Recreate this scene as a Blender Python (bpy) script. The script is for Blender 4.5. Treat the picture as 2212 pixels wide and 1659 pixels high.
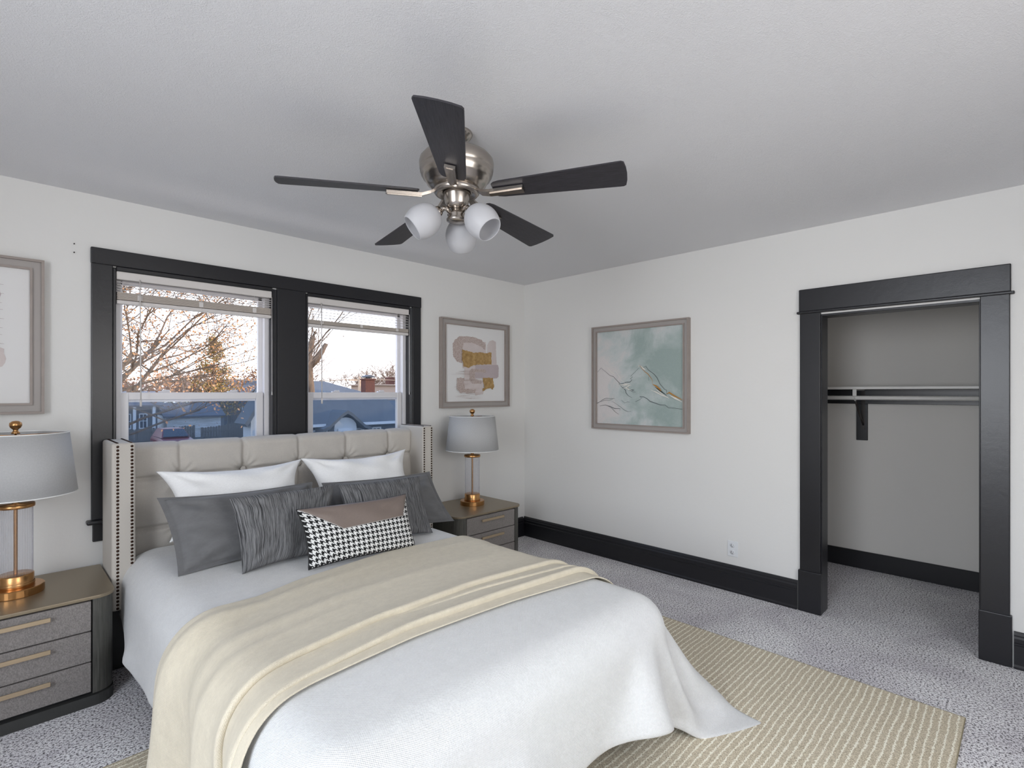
import bpy, bmesh, math, random
import numpy as np
from mathutils import Vector, Matrix
from mathutils.bvhtree import BVHTree
from mathutils.geometry import tessellate_polygon

PI = math.pi
scene = bpy.context.scene
col = scene.collection
for _o in list(bpy.data.objects):
    bpy.data.objects.remove(_o)

# ------------------------------------------------------------------ camera
cd = bpy.data.cameras.new('camera')
cam = bpy.data.objects.new('camera', cd)
col.objects.link(cam)
cam.location = (0, 0, 1.47)
cam.rotation_euler = (math.radians(90), 0, math.radians(-44.9))
cd.sensor_width = 36
cd.lens = 18.195
cd.shift_y = 0.0079
cd.clip_start = 0.02
cd.clip_end = 400
scene.camera = cam
scene.view_settings.view_transform = 'Standard'
scene.view_settings.look = 'None'
scene.view_settings.exposure = 0.04
scene.view_settings.gamma = 1.0
scene.view_settings.use_curve_mapping = False

# ------------------------------------------------------------------ sky and sun
world = bpy.data.worlds.new('sky')
scene.world = world
world.use_nodes = True
wn = world.node_tree.nodes
wl = world.node_tree.links
wn.clear()
w_out = wn.new('ShaderNodeOutputWorld')
w_bg = wn.new('ShaderNodeBackground')
w_tc = wn.new('ShaderNodeTexCoord')
w_sep = wn.new('ShaderNodeSeparateXYZ')
w_ramp = wn.new('ShaderNodeValToRGB')
w_ramp.color_ramp.elements[0].position = 0.0
w_ramp.color_ramp.elements[0].color = (0.96, 0.90, 0.86, 1)
w_ramp.color_ramp.elements[1].position = 0.9
w_ramp.color_ramp.elements[1].color = (0.34, 0.48, 0.78, 1)
e = w_ramp.color_ramp.elements.new(0.22)
e.color = (0.86, 0.92, 1.0, 1)
e = w_ramp.color_ramp.elements.new(0.42)
e.color = (0.55, 0.68, 0.92, 1)
wl.new(w_tc.outputs['Generated'], w_sep.inputs[0])
wl.new(w_sep.outputs['Z'], w_ramp.inputs[0])
wl.new(w_ramp.outputs[0], w_bg.inputs['Color'])
w_bg.inputs['Strength'].default_value = 2.9
wl.new(w_bg.outputs[0], w_out.inputs[0])

sd = bpy.data.lights.new('sun', 'SUN')
sd.energy = 5.0
sd.angle = math.radians(0.6)
sd.color = (1.0, 0.72, 0.44)
sun = bpy.data.objects.new('sun', sd)
sun.rotation_euler = Vector((-0.93, 0.32, -0.16)).to_track_quat('-Z', 'Y').to_euler()
col.objects.link(sun)

# daylight by the side window, and a rear fill lamp added for the bed
def area_lamp(name, loc, direction, sx, sy, energy, color, spread=180):
    ld = bpy.data.lights.new(name, 'AREA')
    ld.shape = 'RECTANGLE'
    ld.size = sx
    ld.size_y = sy
    ld.energy = energy
    ld.color = color
    ld.spread = math.radians(spread)
    o = bpy.data.objects.new(name, ld)
    o.location = loc
    o.rotation_euler = Vector(direction).to_track_quat('-Z', 'Z').to_euler()
    col.objects.link(o)
area_lamp('window_daylight_side', (-1.86, 0.45, 1.45), (1, 0, -0.10), 2.2, 1.2, 68, (0.86, 0.92, 1.0), 150)
area_lamp('fill_light_rear', (1.3, -1.16, 1.65), (0, 1, -0.55), 1.5, 1.0, 18, (1.0, 0.98, 0.96), 150)

# ------------------------------------------------------------------ materials
def nodes_of(name):
    m = bpy.data.materials.new(name)
    m.use_nodes = True
    nt = m.node_tree
    b = nt.nodes['Principled BSDF']
    return m, nt, b

def srgb(r, g, b):
    f = lambda c: (c / 255 / 12.92) if c / 255 <= 0.04045 else ((c / 255 + 0.055) / 1.055) ** 2.4
    return (f(r), f(g), f(b), 1)

def link(nt, a, b):
    nt.links.new(a, b)

def tex_coord(nt, kind='Object', scale=(1, 1, 1)):
    tc = nt.nodes.new('ShaderNodeTexCoord')
    mp = nt.nodes.new('ShaderNodeMapping')
    mp.inputs['Scale'].default_value = scale
    link(nt, tc.outputs[kind], mp.inputs[0])
    return mp.outputs[0]

def noise(nt, vec, scale, detail=3, rough=0.5, dist=0.0):
    n = nt.nodes.new('ShaderNodeTexNoise')
    n.inputs['Scale'].default_value = scale
    n.inputs['Detail'].default_value = detail
    n.inputs['Roughness'].default_value = rough
    n.inputs['Distortion'].default_value = dist
    link(nt, vec, n.inputs['Vector'])
    return n.outputs[0]

def ramp(nt, fac, stops):
    r = nt.nodes.new('ShaderNodeValToRGB')
    els = r.color_ramp.elements
    els[0].position, els[0].color = stops[0]
    els[1].position, els[1].color = stops[-1]
    for p, c in stops[1:-1]:
        x = els.new(p)
        x.color = c
    link(nt, fac, r.inputs[0])
    return r.outputs[0]

def bump(nt, height, strength, dist, bsdf, normal=None):
    b = nt.nodes.new('ShaderNodeBump')
    b.inputs['Strength'].default_value = strength
    b.inputs['Distance'].default_value = dist
    link(nt, height, b.inputs['Height'])
    if normal is not None:
        link(nt, normal, b.inputs['Normal'])
    if bsdf is not None:
        link(nt, b.outputs[0], bsdf.inputs['Normal'])
    return b.outputs[0]

def math_node(nt, op, a, b=None, c=None):
    n = nt.nodes.new('ShaderNodeMath')
    n.operation = op
    for i, v in enumerate((a, b, c)):
        if v is None:
            continue
        if isinstance(v, (int, float)):
            n.inputs[i].default_value = v
        else:
            link(nt, v, n.inputs[i])
    return n.outputs[0]

def simple(name, c, rough=0.5, metal=0.0, bscale=None, bstr=0.2, bdist=0.002, var=None, vscale=8.0, stretch=(1, 1, 1), kind='Object', sheen=0.0):
    m, nt, b = nodes_of(name)
    b.inputs['Base Color'].default_value = c
    b.inputs['Roughness'].default_value = rough
    b.inputs['Metallic'].default_value = metal
    if sheen:
        b.inputs['Sheen Weight'].default_value = sheen
    vec = None
    if bscale or var:
        vec = tex_coord(nt, kind, stretch)
    if var:
        col_ = ramp(nt, noise(nt, vec, vscale, 4, 0.6), [(0.3, var), (0.7, c)])
        link(nt, col_, b.inputs['Base Color'])
    if bscale:
        bump(nt, noise(nt, vec, bscale, 3, 0.55), bstr, bdist, b)
    return m

M = {}
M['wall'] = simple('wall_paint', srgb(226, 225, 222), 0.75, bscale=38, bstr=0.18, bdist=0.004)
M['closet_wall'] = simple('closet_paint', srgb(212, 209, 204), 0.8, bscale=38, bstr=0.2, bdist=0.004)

m, nt, b = nodes_of('ceiling_texture')
b.inputs['Base Color'].default_value = srgb(226, 226, 228)
b.inputs['Roughness'].default_value = 0.6
v = tex_coord(nt)
n1 = noise(nt, v, 11, 2, 0.5, 1.5)
n2 = noise(nt, v, 80, 3, 0.6, 2.2)
r2 = ramp(nt, n2, [(0.42, (0, 0, 0, 1)), (0.62, (1, 1, 1, 1))])
h = math_node(nt, 'MULTIPLY', r2, n1)
bump(nt, h, 0.34, 0.005, b)
M['ceiling'] = m

m, nt, b = nodes_of('carpet_pile')
v = tex_coord(nt)
g = noise(nt, v, 105, 3, 0.8)
c1 = ramp(nt, g, [(0.385, srgb(34, 31, 34)), (0.44, srgb(140, 135, 138)), (0.49, srgb(232, 228, 230)), (0.54, srgb(255, 254, 254))])
big = noise(nt, v, 2.2, 3, 0.6, 0.6)
c2 = ramp(nt, big, [(0.35, (0.74, 0.72, 0.75, 1)), (0.65, (1, 1, 1, 1))])
mx = nt.nodes.new('ShaderNodeMix'); mx.data_type = 'RGBA'; mx.blend_type = 'MULTIPLY'
mx.inputs[0].default_value = 1.0
link(nt, c1, mx.inputs[6]); link(nt, c2, mx.inputs[7])
link(nt, mx.outputs[2], b.inputs['Base Color'])
b.inputs['Roughness'].default_value = 0.95
b.inputs['Sheen Weight'].default_value = 0.2
bump(nt, g, 0.5, 0.006, b)
M['carpet'] = m

m, nt, b = nodes_of('black_gloss_paint')
b.inputs['Base Color'].default_value = srgb(27, 27, 31)
b.inputs['Roughness'].default_value = 0.33
v = tex_coord(nt)
hh = math_node(nt, 'ADD', noise(nt, v, 16, 3, 0.6, 0.6), math_node(nt, 'MULTIPLY', noise(nt, v, 160, 2, 0.5), 0.25))
bump(nt, hh, 0.12, 0.005, b)
M['black'] = m
M['vinyl'] = simple('white_vinyl', srgb(222, 220, 222), 0.35)
M['blind'] = simple('blind_white', srgb(214, 209, 205), 0.45)
M['blind_stack'] = simple('blind_slat_edges', srgb(190, 180, 170), 0.5)
M['outlet'] = simple('outlet_plastic', srgb(226, 228, 230), 0.35)
M['slot'] = simple('outlet_slot', srgb(50, 45, 45), 0.5)
M['whitepaint'] = simple('white_gloss_paint', srgb(214, 212, 208), 0.4, bscale=30, bstr=0.1)
M['darkhole'] = simple('dark_metal', srgb(38, 32, 30), 0.5)

# glass: thin pane, clear with a slight reflection
def glass_mat(name, tint, refl=0.08):
    m = bpy.data.materials.new(name)
    m.use_nodes = True
    nt = m.node_tree
    nt.nodes.clear()
    out = nt.nodes.new('ShaderNodeOutputMaterial')
    tr = nt.nodes.new('ShaderNodeBsdfTransparent')
    tr.inputs[0].default_value = tint
    gl = nt.nodes.new('ShaderNodeBsdfGlossy')
    gl.inputs['Roughness'].default_value = 0.02
    mixn = nt.nodes.new('ShaderNodeMixShader')
    mixn.inputs[0].default_value = refl
    link(nt, tr.outputs[0], mixn.inputs[1])
    link(nt, gl.outputs[0], mixn.inputs[2])
    link(nt, mixn.outputs[0], out.inputs[0])
    return m
M['glass'] = glass_mat('window_glass', (0.97, 0.98, 1, 1), 0.006)

def mix_transparent(name, color, opacity, rough=0.8, tint=(1, 1, 1, 1)):
    m = bpy.data.materials.new(name)
    m.use_nodes = True
    nt = m.node_tree
    b = nt.nodes['Principled BSDF']
    b.inputs['Base Color'].default_value = color
    b.inputs['Roughness'].default_value = rough
    out = nt.nodes['Material Output']
    tr = nt.nodes.new('ShaderNodeBsdfTransparent')
    tr.inputs[0].default_value = tint
    mixn = nt.nodes.new('ShaderNodeMixShader')
    mixn.inputs[0].default_value = opacity
    link(nt, tr.outputs[0], mixn.inputs[1])
    link(nt, b.outputs[0], mixn.inputs[2])
    link(nt, mixn.outputs[0], out.inputs[0])
    return m
M['screen'] = mix_transparent('insect_screen_mesh', srgb(88, 104, 122), 0.30, 0.8, (0.86, 0.93, 1, 1))

# metals
def brushed(name, c, rough, stretch=(2, 2, 60), bstr=0.08, metal=1.0):
    m, nt, b = nodes_of(name)
    b.inputs['Base Color'].default_value = c
    b.inputs['Metallic'].default_value = metal
    b.inputs['Roughness'].default_value = rough
    v = tex_coord(nt, 'Object', stretch)
    bump(nt, noise(nt, v, 30, 2), bstr, 0.001, b)
    return m
M['nickel'] = brushed('brushed_nickel', srgb(178, 170, 162), 0.24)
M['gold'] = brushed('brushed_gold', srgb(196, 148, 98), 0.27)
M['bronze_top'] = brushed('bronze_top', srgb(150, 137, 116), 0.36, (40, 2, 2), 0.05, 0.6)
M['brass_handle'] = brushed('brass_handle', srgb(190, 170, 142), 0.42, metal=0.6)
M['fabric_drawer'] = simple('grey_woven_drawer_front', srgb(150, 144, 140), 0.85, bscale=260, bstr=0.35, var=srgb(112, 107, 104), vscale=170, stretch=(1.6, 1, 1))
M['oak'] = simple('dark_grey_oak', srgb(90, 89, 83), 0.5, bscale=60, bstr=0.3, var=srgb(60, 59, 55), vscale=22, stretch=(7, 7, 0.35))
M['plinth'] = simple('dark_plinth', srgb(56, 56, 54), 0.5, bscale=80, bstr=0.2)
M['gap'] = simple('black_gap', srgb(14, 14, 14), 0.7)

# fabrics with a woven relief read from the cloth's own uv
def weave(name, c, c2, n=180, rough=0.9, bs=0.6, dist=0.003, sheen=0.15, mott=40.0):
    m, nt, b = nodes_of(name)
    tc = nt.nodes.new('ShaderNodeTexCoord')
    sp = nt.nodes.new('ShaderNodeSeparateXYZ')
    link(nt, tc.outputs['UV'], sp.inputs[0])
    sx = math_node(nt, 'SINE', math_node(nt, 'MULTIPLY', sp.outputs[0], n * 2 * PI))
    sy = math_node(nt, 'SINE', math_node(nt, 'MULTIPLY', sp.outputs[1], n * 2 * PI))
    w = math_node(nt, 'MULTIPLY', sx, sy)
    ns = noise(nt, tc.outputs['UV'], n * 0.7, 3, 0.7)
    hgt = math_node(nt, 'ADD', math_node(nt, 'MULTIPLY', w, 0.35), ns)
    cc = ramp(nt, noise(nt, tc.outputs['UV'], mott, 5, 0.7), [(0.3, c2), (0.7, c)])
    mixn = nt.nodes.new('ShaderNodeMix'); mixn.data_type = 'RGBA'; mixn.blend_type = 'MULTIPLY'
    mixn.inputs[0].default_value = 0.25
    link(nt, cc, mixn.inputs[6])
    link(nt, ramp(nt, hgt, [(0.2, (0.45, 0.45, 0.45, 1)), (0.8, (1, 1, 1, 1))]), mixn.inputs[7])
    link(nt, mixn.outputs[2], b.inputs['Base Color'])
    b.inputs['Roughness'].default_value = rough
    b.inputs['Sheen Weight'].default_value = sheen
    bump(nt, hgt, bs, dist, b)
    return m
M['duvet'] = weave('white_woven_cotton', srgb(236, 236, 235), srgb(229, 229, 228), 300)
M['throw'] = weave('beige_woven_throw', srgb(229, 219, 197), srgb(217, 207, 186), 360, bs=0.45)
M['linen'] = weave('headboard_linen', srgb(203, 197, 188), srgb(194, 188, 180), 210, bs=0.15, dist=0.001, mott=9)
M['white_pillow'] = weave('white_pillow_linen', srgb(252, 252, 251), srgb(246, 246, 246), 95, bs=0.25, dist=0.0015)
M['grey_pillow'] = weave('grey_pillow_cotton', srgb(116, 116, 117), srgb(104, 104, 105), 120, bs=0.2, dist=0.0015, mott=10)
M['taupe'] = weave('taupe_leather', srgb(132, 118, 110), srgb(124, 111, 104), 60, 0.55, 0.05, 0.0008, 0.0)
M['piping'] = simple('black_piping', srgb(24, 24, 25), 0.6)
M['shade'] = weave('lamp_shade_linen', srgb(190, 190, 190), srgb(182, 182, 182), 130, bs=0.2, dist=0.001, mott=60)
M['shade_rim'] = simple('shade_rim', srgb(240, 240, 238), 0.6)
M['nail'] = brushed('dark_bronze_nailhead', srgb(66, 50, 42), 0.35)
M['button'] = M['linen']
M['leg'] = simple('dark_bed_leg', srgb(46, 46, 46), 0.5, bscale=40)

m, nt, b = nodes_of('striped_pillow_fabric')
tc = nt.nodes.new('ShaderNodeTexCoord')
mp = nt.nodes.new('ShaderNodeMapping'); mp.inputs['Scale'].default_value = (34, 0.16, 1)
link(nt, tc.outputs['UV'], mp.inputs[0])
n1 = noise(nt, mp.outputs[0], 1.6, 5, 0.75)
mp2 = nt.nodes.new('ShaderNodeMapping'); mp2.inputs['Scale'].default_value = (120, 1.2, 1)
link(nt, tc.outputs['UV'], mp2.inputs[0])
n2 = noise(nt, mp2.outputs[0], 2.0, 3, 0.6)
s = math_node(nt, 'ADD', math_node(nt, 'MULTIPLY', n1, 0.72), math_node(nt, 'MULTIPLY', n2, 0.28))
cc = ramp(nt, s, [(0.37, srgb(30, 30, 32)), (0.44, srgb(50, 50, 52)), (0.465, srgb(132, 132, 133)), (0.50, srgb(120, 120, 121)), (0.52, srgb(48, 48, 50)), (0.55, srgb(58, 58, 60)), (0.575, srgb(146, 146, 147)), (0.62, srgb(120, 120, 122))])
link(nt, cc, b.inputs['Base Color'])
b.inputs['Roughness'].default_value = 0.9
bump(nt, s, 0.2, 0.002, b)
M['stripe'] = m

m, nt, b = nodes_of('houndstooth_weave')
tc = nt.nodes.new('ShaderNodeTexCoord')
sp = nt.nodes.new('ShaderNodeSeparateXYZ')
link(nt, tc.outputs['UV'], sp.inputs[0])
fi = math_node(nt, 'FLOOR', math_node(nt, 'MULTIPLY', sp.outputs[0], 22 * 8))
fj = math_node(nt, 'FLOOR', math_node(nt, 'MULTIPLY', sp.outputs[1], 11 * 8))
tw = math_node(nt, 'LESS_THAN', math_node(nt, 'MODULO', math_node(nt, 'ADD', fi, fj), 4), 1.5)
wa = math_node(nt, 'LESS_THAN', math_node(nt, 'MODULO', fi, 8), 3.5)
we = math_node(nt, 'LESS_THAN', math_node(nt, 'MODULO', fj, 8), 3.5)
a = math_node(nt, 'MULTIPLY', tw, wa)
bb = math_node(nt, 'MULTIPLY', math_node(nt, 'SUBTRACT', 1, tw), we)
fac = math_node(nt, 'ADD', a, bb)
link(nt, ramp(nt, fac, [(0.4, srgb(226, 226, 224)), (0.6, srgb(18, 18, 20))]), b.inputs['Base Color'])
b.inputs['Roughness'].default_value = 0.9
bump(nt, fac, 0.15, 0.001, b)
M['hound'] = m

m, nt, b = nodes_of('jute_rug_weave')
v = tex_coord(nt)
sp = nt.nodes.new('ShaderNodeSeparateXYZ')
link(nt, v, sp.inputs[0])
wob = noise(nt, v, 5, 2, 0.5)
fine = noise(nt, tex_coord(nt, 'Object', (1, 0.6, 1)), 120, 2, 0.6)
y1 = math_node(nt, 'ADD', sp.outputs[1], math_node(nt, 'MULTIPLY', math_node(nt, 'SUBTRACT', wob, 0.5), 0.02))
y2 = math_node(nt, 'ADD', y1, math_node(nt, 'MULTIPLY', math_node(nt, 'SUBTRACT', fine, 0.5), 0.022))
st = math_node(nt, 'PINGPONG', math_node(nt, 'MULTIPLY', y2, 1 / 0.0285), 0.5)
stripe = math_node(nt, 'LESS_THAN', st, 0.11)
grain = noise(nt, v, 260, 2, 0.7)
base = ramp(nt, grain, [(0.33, srgb(158, 145, 122)), (0.5, srgb(210, 197, 171)), (0.68, srgb(240, 229, 206))])
mixn = nt.nodes.new('ShaderNodeMix'); mixn.data_type = 'RGBA'
link(nt, stripe, mixn.inputs[0])
link(nt, base, mixn.inputs[6])
mixn.inputs[7].default_value = srgb(255, 250, 232)
link(nt, mixn.outputs[2], b.inputs['Base Color'])
b.inputs['Roughness'].default_value = 0.95
bump(nt, math_node(nt, 'ADD', grain, math_node(nt, 'MULTIPLY', stripe, 0.6)), 0.6, 0.005, b)
M['rug'] = m
M['rug_edge'] = simple('rug_edge', srgb(178, 166, 138), 0.9, bscale=200, bstr=0.5)

M['frame'] = simple('taupe_picture_frame', srgb(158, 147, 140), 0.42, bscale=60, bstr=0.1, var=srgb(146, 136, 130), vscale=3, stretch=(1, 1, 4))
M['frame_in'] = simple('frame_ledge', srgb(166, 160, 156), 0.5)

# ------------------------------------------------------------------ mesh helpers
def setp(o, label=None, cat=None, group=None, kind=None):
    if label: o['label'] = label
    if cat: o['category'] = cat
    if group: o['group'] = group
    if kind: o['kind'] = kind
    return o

def wloc(o):
    v = Vector((0, 0, 0))
    while o is not None:
        v += o.location
        o = o.parent
    return v

def empty(name, loc, label, cat, group=None):
    o = bpy.data.objects.new(name, None)
    o.empty_display_size = 0.1
    o.location = loc
    col.objects.link(o)
    return setp(o, label, cat, group)

class MB:
    """collects shapes and links them as one mesh object"""
    def __init__(self):
        self.bm = bmesh.new()
        self.uv = self.bm.loops.layers.uv.new('UVMap')
        self.mi = 0

    def _tag(self, faces):
        for f in faces:
            f.material_index = self.mi

    def box(self, x0, x1, y0, y1, z0, z1, b=0.0, seg=1):
        t = bmesh.new()
        r = bmesh.ops.create_cube(t, size=1)
        for v in r['verts']:
            v.co = Vector(((x0 + x1) / 2 + v.co.x * (x1 - x0), (y0 + y1) / 2 + v.co.y * (y1 - y0), (z0 + z1) / 2 + v.co.z * (z1 - z0)))
        if b > 0:
            bmesh.ops.bevel(t, geom=list(t.edges), offset=b, segments=seg, affect='EDGES', profile=0.5)
        self.merge(t)
        return self

    def merge(self, t, mat=None):
        t.verts.index_update()
        vs = [self.bm.verts.new(mat @ v.co if mat is not None else v.co) for v in t.verts]
        fs = []
        for f in t.faces:
            try:
                nf = self.bm.faces.new([vs[v.index] for v in f.verts])
                nf.smooth = f.smooth
                fs.append(nf)
            except ValueError:
                pass
        self._tag(fs)
        t.free()

    def poly(self, pts, smooth=False):
        vs = [self.bm.verts.new(p) for p in pts]
        f = self.bm.faces.new(vs)
        f.smooth = smooth
        self._tag([f])

    def prism(self, pts, d):
        """closed polygon pts (3d) extruded along vector d"""
        d = Vector(d)
        a = [self.bm.verts.new(p) for p in pts]
        c = [self.bm.verts.new(Vector(p) + d) for p in pts]
        n = len(pts)
        fs = [self.bm.faces.new(a), self.bm.faces.new(c[::-1])]
        for i in range(n):
            fs.append(self.bm.faces.new((a[i], c[i], c[(i + 1) % n], a[(i + 1) % n])))
        self._tag(fs)
        return self

    def lathe(self, prof, c, n=32, mat=None, flute=0, fl_amp=0.0, smooth=True):
        """prof: list of (r, z) turned around the vertical through c"""
        rows = []
        for r, z in prof:
            row = []
            for k in range(n):
                a = 2 * PI * k / n
                rr = r + (fl_amp * math.cos(a * flute) if flute else 0)
                p = Vector((rr * math.cos(a), rr * math.sin(a), z))
                if mat is not None:
                    p = mat @ p
                row.append(self.bm.verts.new(p + Vector(c)))
            rows.append(row)
        fs = []
        for i in range(len(rows) - 1):
            for k in range(n):
                f = self.bm.faces.new((rows[i][k], rows[i][(k + 1) % n], rows[i + 1][(k + 1) % n], rows[i + 1][k]))
                f.smooth = smooth
                for lp, (uu, vv) in zip(f.loops, ((k, i), (k + 1, i), (k + 1, i + 1), (k, i + 1))):
                    lp[self.uv].uv = (uu / n * 3, prof[vv][1] * 2)
                fs.append(f)
        for row, rr in ((rows[0], prof[0][0]), (rows[-1], prof[-1][0])):
            if 0 < rr < 1e-4:
                pass
        self._tag(fs)
        return self

    def tube(self, pts, r, n=8, closed=False, cap=True):
        pts = [Vector(p) for p in pts]
        rs = r if isinstance(r, (list, tuple)) else [r] * len(pts)
        rows = []
        N = len(pts)
        up = Vector((0, 0, 1))
        for i, p in enumerate(pts):
            if closed:
                t = pts[(i + 1) % N] - pts[i - 1]
            else:
                t = pts[min(i + 1, N - 1)] - pts[max(i - 1, 0)]
            if t.length < 1e-9:
                t = Vector((0, 0, 1))
            t.normalize()
            ref = up if abs(t.z) < 0.95 else Vector((1, 0, 0))
            a = t.cross(ref).normalized()
            bv = t.cross(a)
            rows.append([self.bm.verts.new(p + (a * math.cos(2 * PI * k / n) + bv * math.sin(2 * PI * k / n)) * rs[i]) for k in range(n)])
        fs = []
        for i in range(N if closed else N - 1):
            A, B = rows[i], rows[(i + 1) % N]
            for k in range(n):
                f = self.bm.faces.new((A[k], A[(k + 1) % n], B[(k + 1) % n], B[k]))
                f.smooth = n > 5
                fs.append(f)
        if cap and not closed:
            fs.append(self.bm.faces.new(rows[0][::-1]))
            fs.append(self.bm.faces.new(rows[-1]))
        self._tag(fs)
        return self

    def sphere(self, c, r, sx=1, sy=1, sz=1, u=16, v=10, smooth=True):
        t = bmesh.new()
        bmesh.ops.create_uvsphere(t, u_segments=u, v_segments=v, radius=r)
        for vv in t.verts:
            vv.co = Vector((vv.co.x * sx + c[0], vv.co.y * sy + c[1], vv.co.z * sz + c[2]))
        for f in t.faces:
            f.smooth = smooth
        self.merge(t)
        return self

    def grid(self, fn, nu, nv, smooth=True, uvs=(1, 1), flip=False):
        """fn(u,v) -> point for u,v in 0..1"""
        vs = [[self.bm.verts.new(fn(i / nu, j / nv)) for j in range(nv + 1)] for i in range(nu + 1)]
        fs = []
        for i in range(nu):
            for j in range(nv):
                q = [(i, j), (i + 1, j), (i + 1, j + 1), (i, j + 1)]
                if flip:
                    q = q[::-1]
                f = self.bm.faces.new([vs[a][b_] for a, b_ in q])
                f.smooth = smooth
                for lp, (a, b_) in zip(f.loops, q):
                    lp[self.uv].uv = (a / nu * uvs[0], b_ / nv * uvs[1])
                fs.append(f)
        self._tag(fs)
        return self

    def build(self, name, mats, parent=None, label=None, recalc=True, weld=False):
        if weld:
            bmesh.ops.remove_doubles(self.bm, verts=self.bm.verts, dist=1e-5)
        if recalc:
            bmesh.ops.recalc_face_normals(self.bm, faces=self.bm.faces)
        if parent is not None:
            off = wloc(parent)
            bmesh.ops.translate(self.bm, verts=self.bm.verts, vec=-off)
        me = bpy.data.meshes.new(name)
        self.bm.to_mesh(me)
        self.bm.free()
        for mm in (mats if isinstance(mats, (list, tuple)) else [mats]):
            me.materials.append(mm)
        o = bpy.data.objects.new(name, me)
        col.objects.link(o)
        if parent is not None:
            o.parent = parent
        if label:
            o['label'] = label
        return o

def struct(name, mb, mats, parent=None, weld=False):
    o = mb.build(name, mats, parent, weld=weld)
    o['kind'] = 'structure'
    return o

def mod_subsurf(o, lv=1):
    s = o.modifiers.new('sub', 'SUBSURF')
    s.levels = lv
    s.render_levels = lv

# ------------------------------------------------------------------ the room
H = 2.57
XL, XR = -1.9, 3.86          # hidden side wall / closet wall
YF, YB = -1.2, 3.69          # hidden rear wall / window wall
CX1 = 5.12                   # closet back wall
WT = 0.17
W1 = (0.468, 1.36)           # window openings along x
W2 = (1.575, 2.475)
WZ0, WZ1 = 0.76, 2.18

struct('floor', MB().box(XL - 0.2, CX1 + 0.15, YF - 0.2, YB + 0.2, -0.15, 0.0), M['carpet'])
struct('ceiling', MB().box(XL - 0.2, XR + 0.1, YF - 0.2, YB + 0.2, H, H + 0.15), M['ceiling'])
w = MB()
w.box(XL - 0.2, W1[0], YB, YB + WT, 0, H)
w.box(W1[0], W1[1], YB, YB + WT, 0, WZ0)
w.box(W1[0], W1[1], YB, YB + WT, WZ1, H)
w.box(W1[1], W2[0], YB, YB + WT, 0, H)
w.box(W2[0], W2[1], YB, YB + WT, 0, WZ0)
w.box(W2[0], W2[1], YB, YB + WT, WZ1, H)
w.box(W2[1], XR + 0.13, YB, YB + WT, 0, H)
struct('wall_left', w, M['wall'])
DY0, DY1, DZ = 0.2, 0.98, 1.975    # closet opening
w = MB()
w.box(XR, XR + 0.13, DY1 + 0.01, YB, 0, H)
w.box(XR, XR + 0.13, DY0 - 0.01, DY1 + 0.01, DZ + 0.01, H)
w.box(XR, XR + 0.13, YF, DY0 - 0.01, 0, H)
struct('wall_right', w, M['wall'])
# hidden walls: the side window, and a rear opening added for more light
w = MB()
w.box(XL - 0.17, XL, YF - 0.17, -0.7, 0, H).box(XL - 0.17, XL, 1.6, YB, 0, H)
w.box(XL - 0.17, XL, -0.7, 1.6, 0, 0.85).box(XL - 0.17, XL, -0.7, 1.6, 2.1, H)
struct('wall_side', w, M['wall'])
w = MB()
w.box(XL, 0.55, YF - 0.17, YF, 0, H).box(2.05, XR + 0.1, YF - 0.17, YF, 0, H)
w.box(0.55, 2.05, YF - 0.17, YF, 0, 1.15).box(0.55, 2.05, YF - 0.17, YF, 2.15, H)
struct('wall_rear', w, M['wall'])
# closet interior
CY0, CY1 = -0.5, 2.0
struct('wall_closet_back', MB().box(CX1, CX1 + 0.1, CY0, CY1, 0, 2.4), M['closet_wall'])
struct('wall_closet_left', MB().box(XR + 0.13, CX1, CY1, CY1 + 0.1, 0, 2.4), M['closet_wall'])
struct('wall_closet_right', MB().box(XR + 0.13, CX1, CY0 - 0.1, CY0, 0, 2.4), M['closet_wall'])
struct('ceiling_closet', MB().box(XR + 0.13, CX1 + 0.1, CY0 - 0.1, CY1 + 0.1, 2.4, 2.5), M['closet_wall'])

# baseboards: moulded section, black paint
def base_section():
    return [(0, 0), (0.030, 0), (0.030, 0.012), (0.024, 0.022), (0.022, 0.122), (0.026, 0.128), (0.026, 0.134), (0.020, 0.138),
            (0.020, 0.158), (0.015, 0.168), (0.015, 0.176), (0.008, 0.190), (0, 0.192)]
def baseboard(name, p0, p1, nrm):
    mb = MB()
    n = Vector(nrm)
    mb.prism([Vector(p0) + n * a + Vector((0, 0, z)) for a, z in base_section()], Vector(p1) - Vector(p0))
    return struct(name, mb, M['black'])
baseboard('baseboard_right', (XR, 1.12, 0), (XR, YB, 0), (-1, 0, 0))
baseboard('baseboard_right_near', (XR, YF, 0), (XR, 0.066, 0), (-1, 0, 0))
baseboard('baseboard_left', (XL, YB, 0), (XR - 0.03, YB, 0), (0, -1, 0))
baseboard('baseboard_side', (XL, YF, 0), (XL, YB - 0.03, 0), (1, 0, 0))
struct('baseboard_closet', MB().box(CX1 - 0.02, CX1, CY0, CY1, 0, 0.145, 0.003).box(XR + 0.14, CX1 - 0.02, CY1 - 0.02, CY1, 0, 0.145, 0.003), M['black'])

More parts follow.
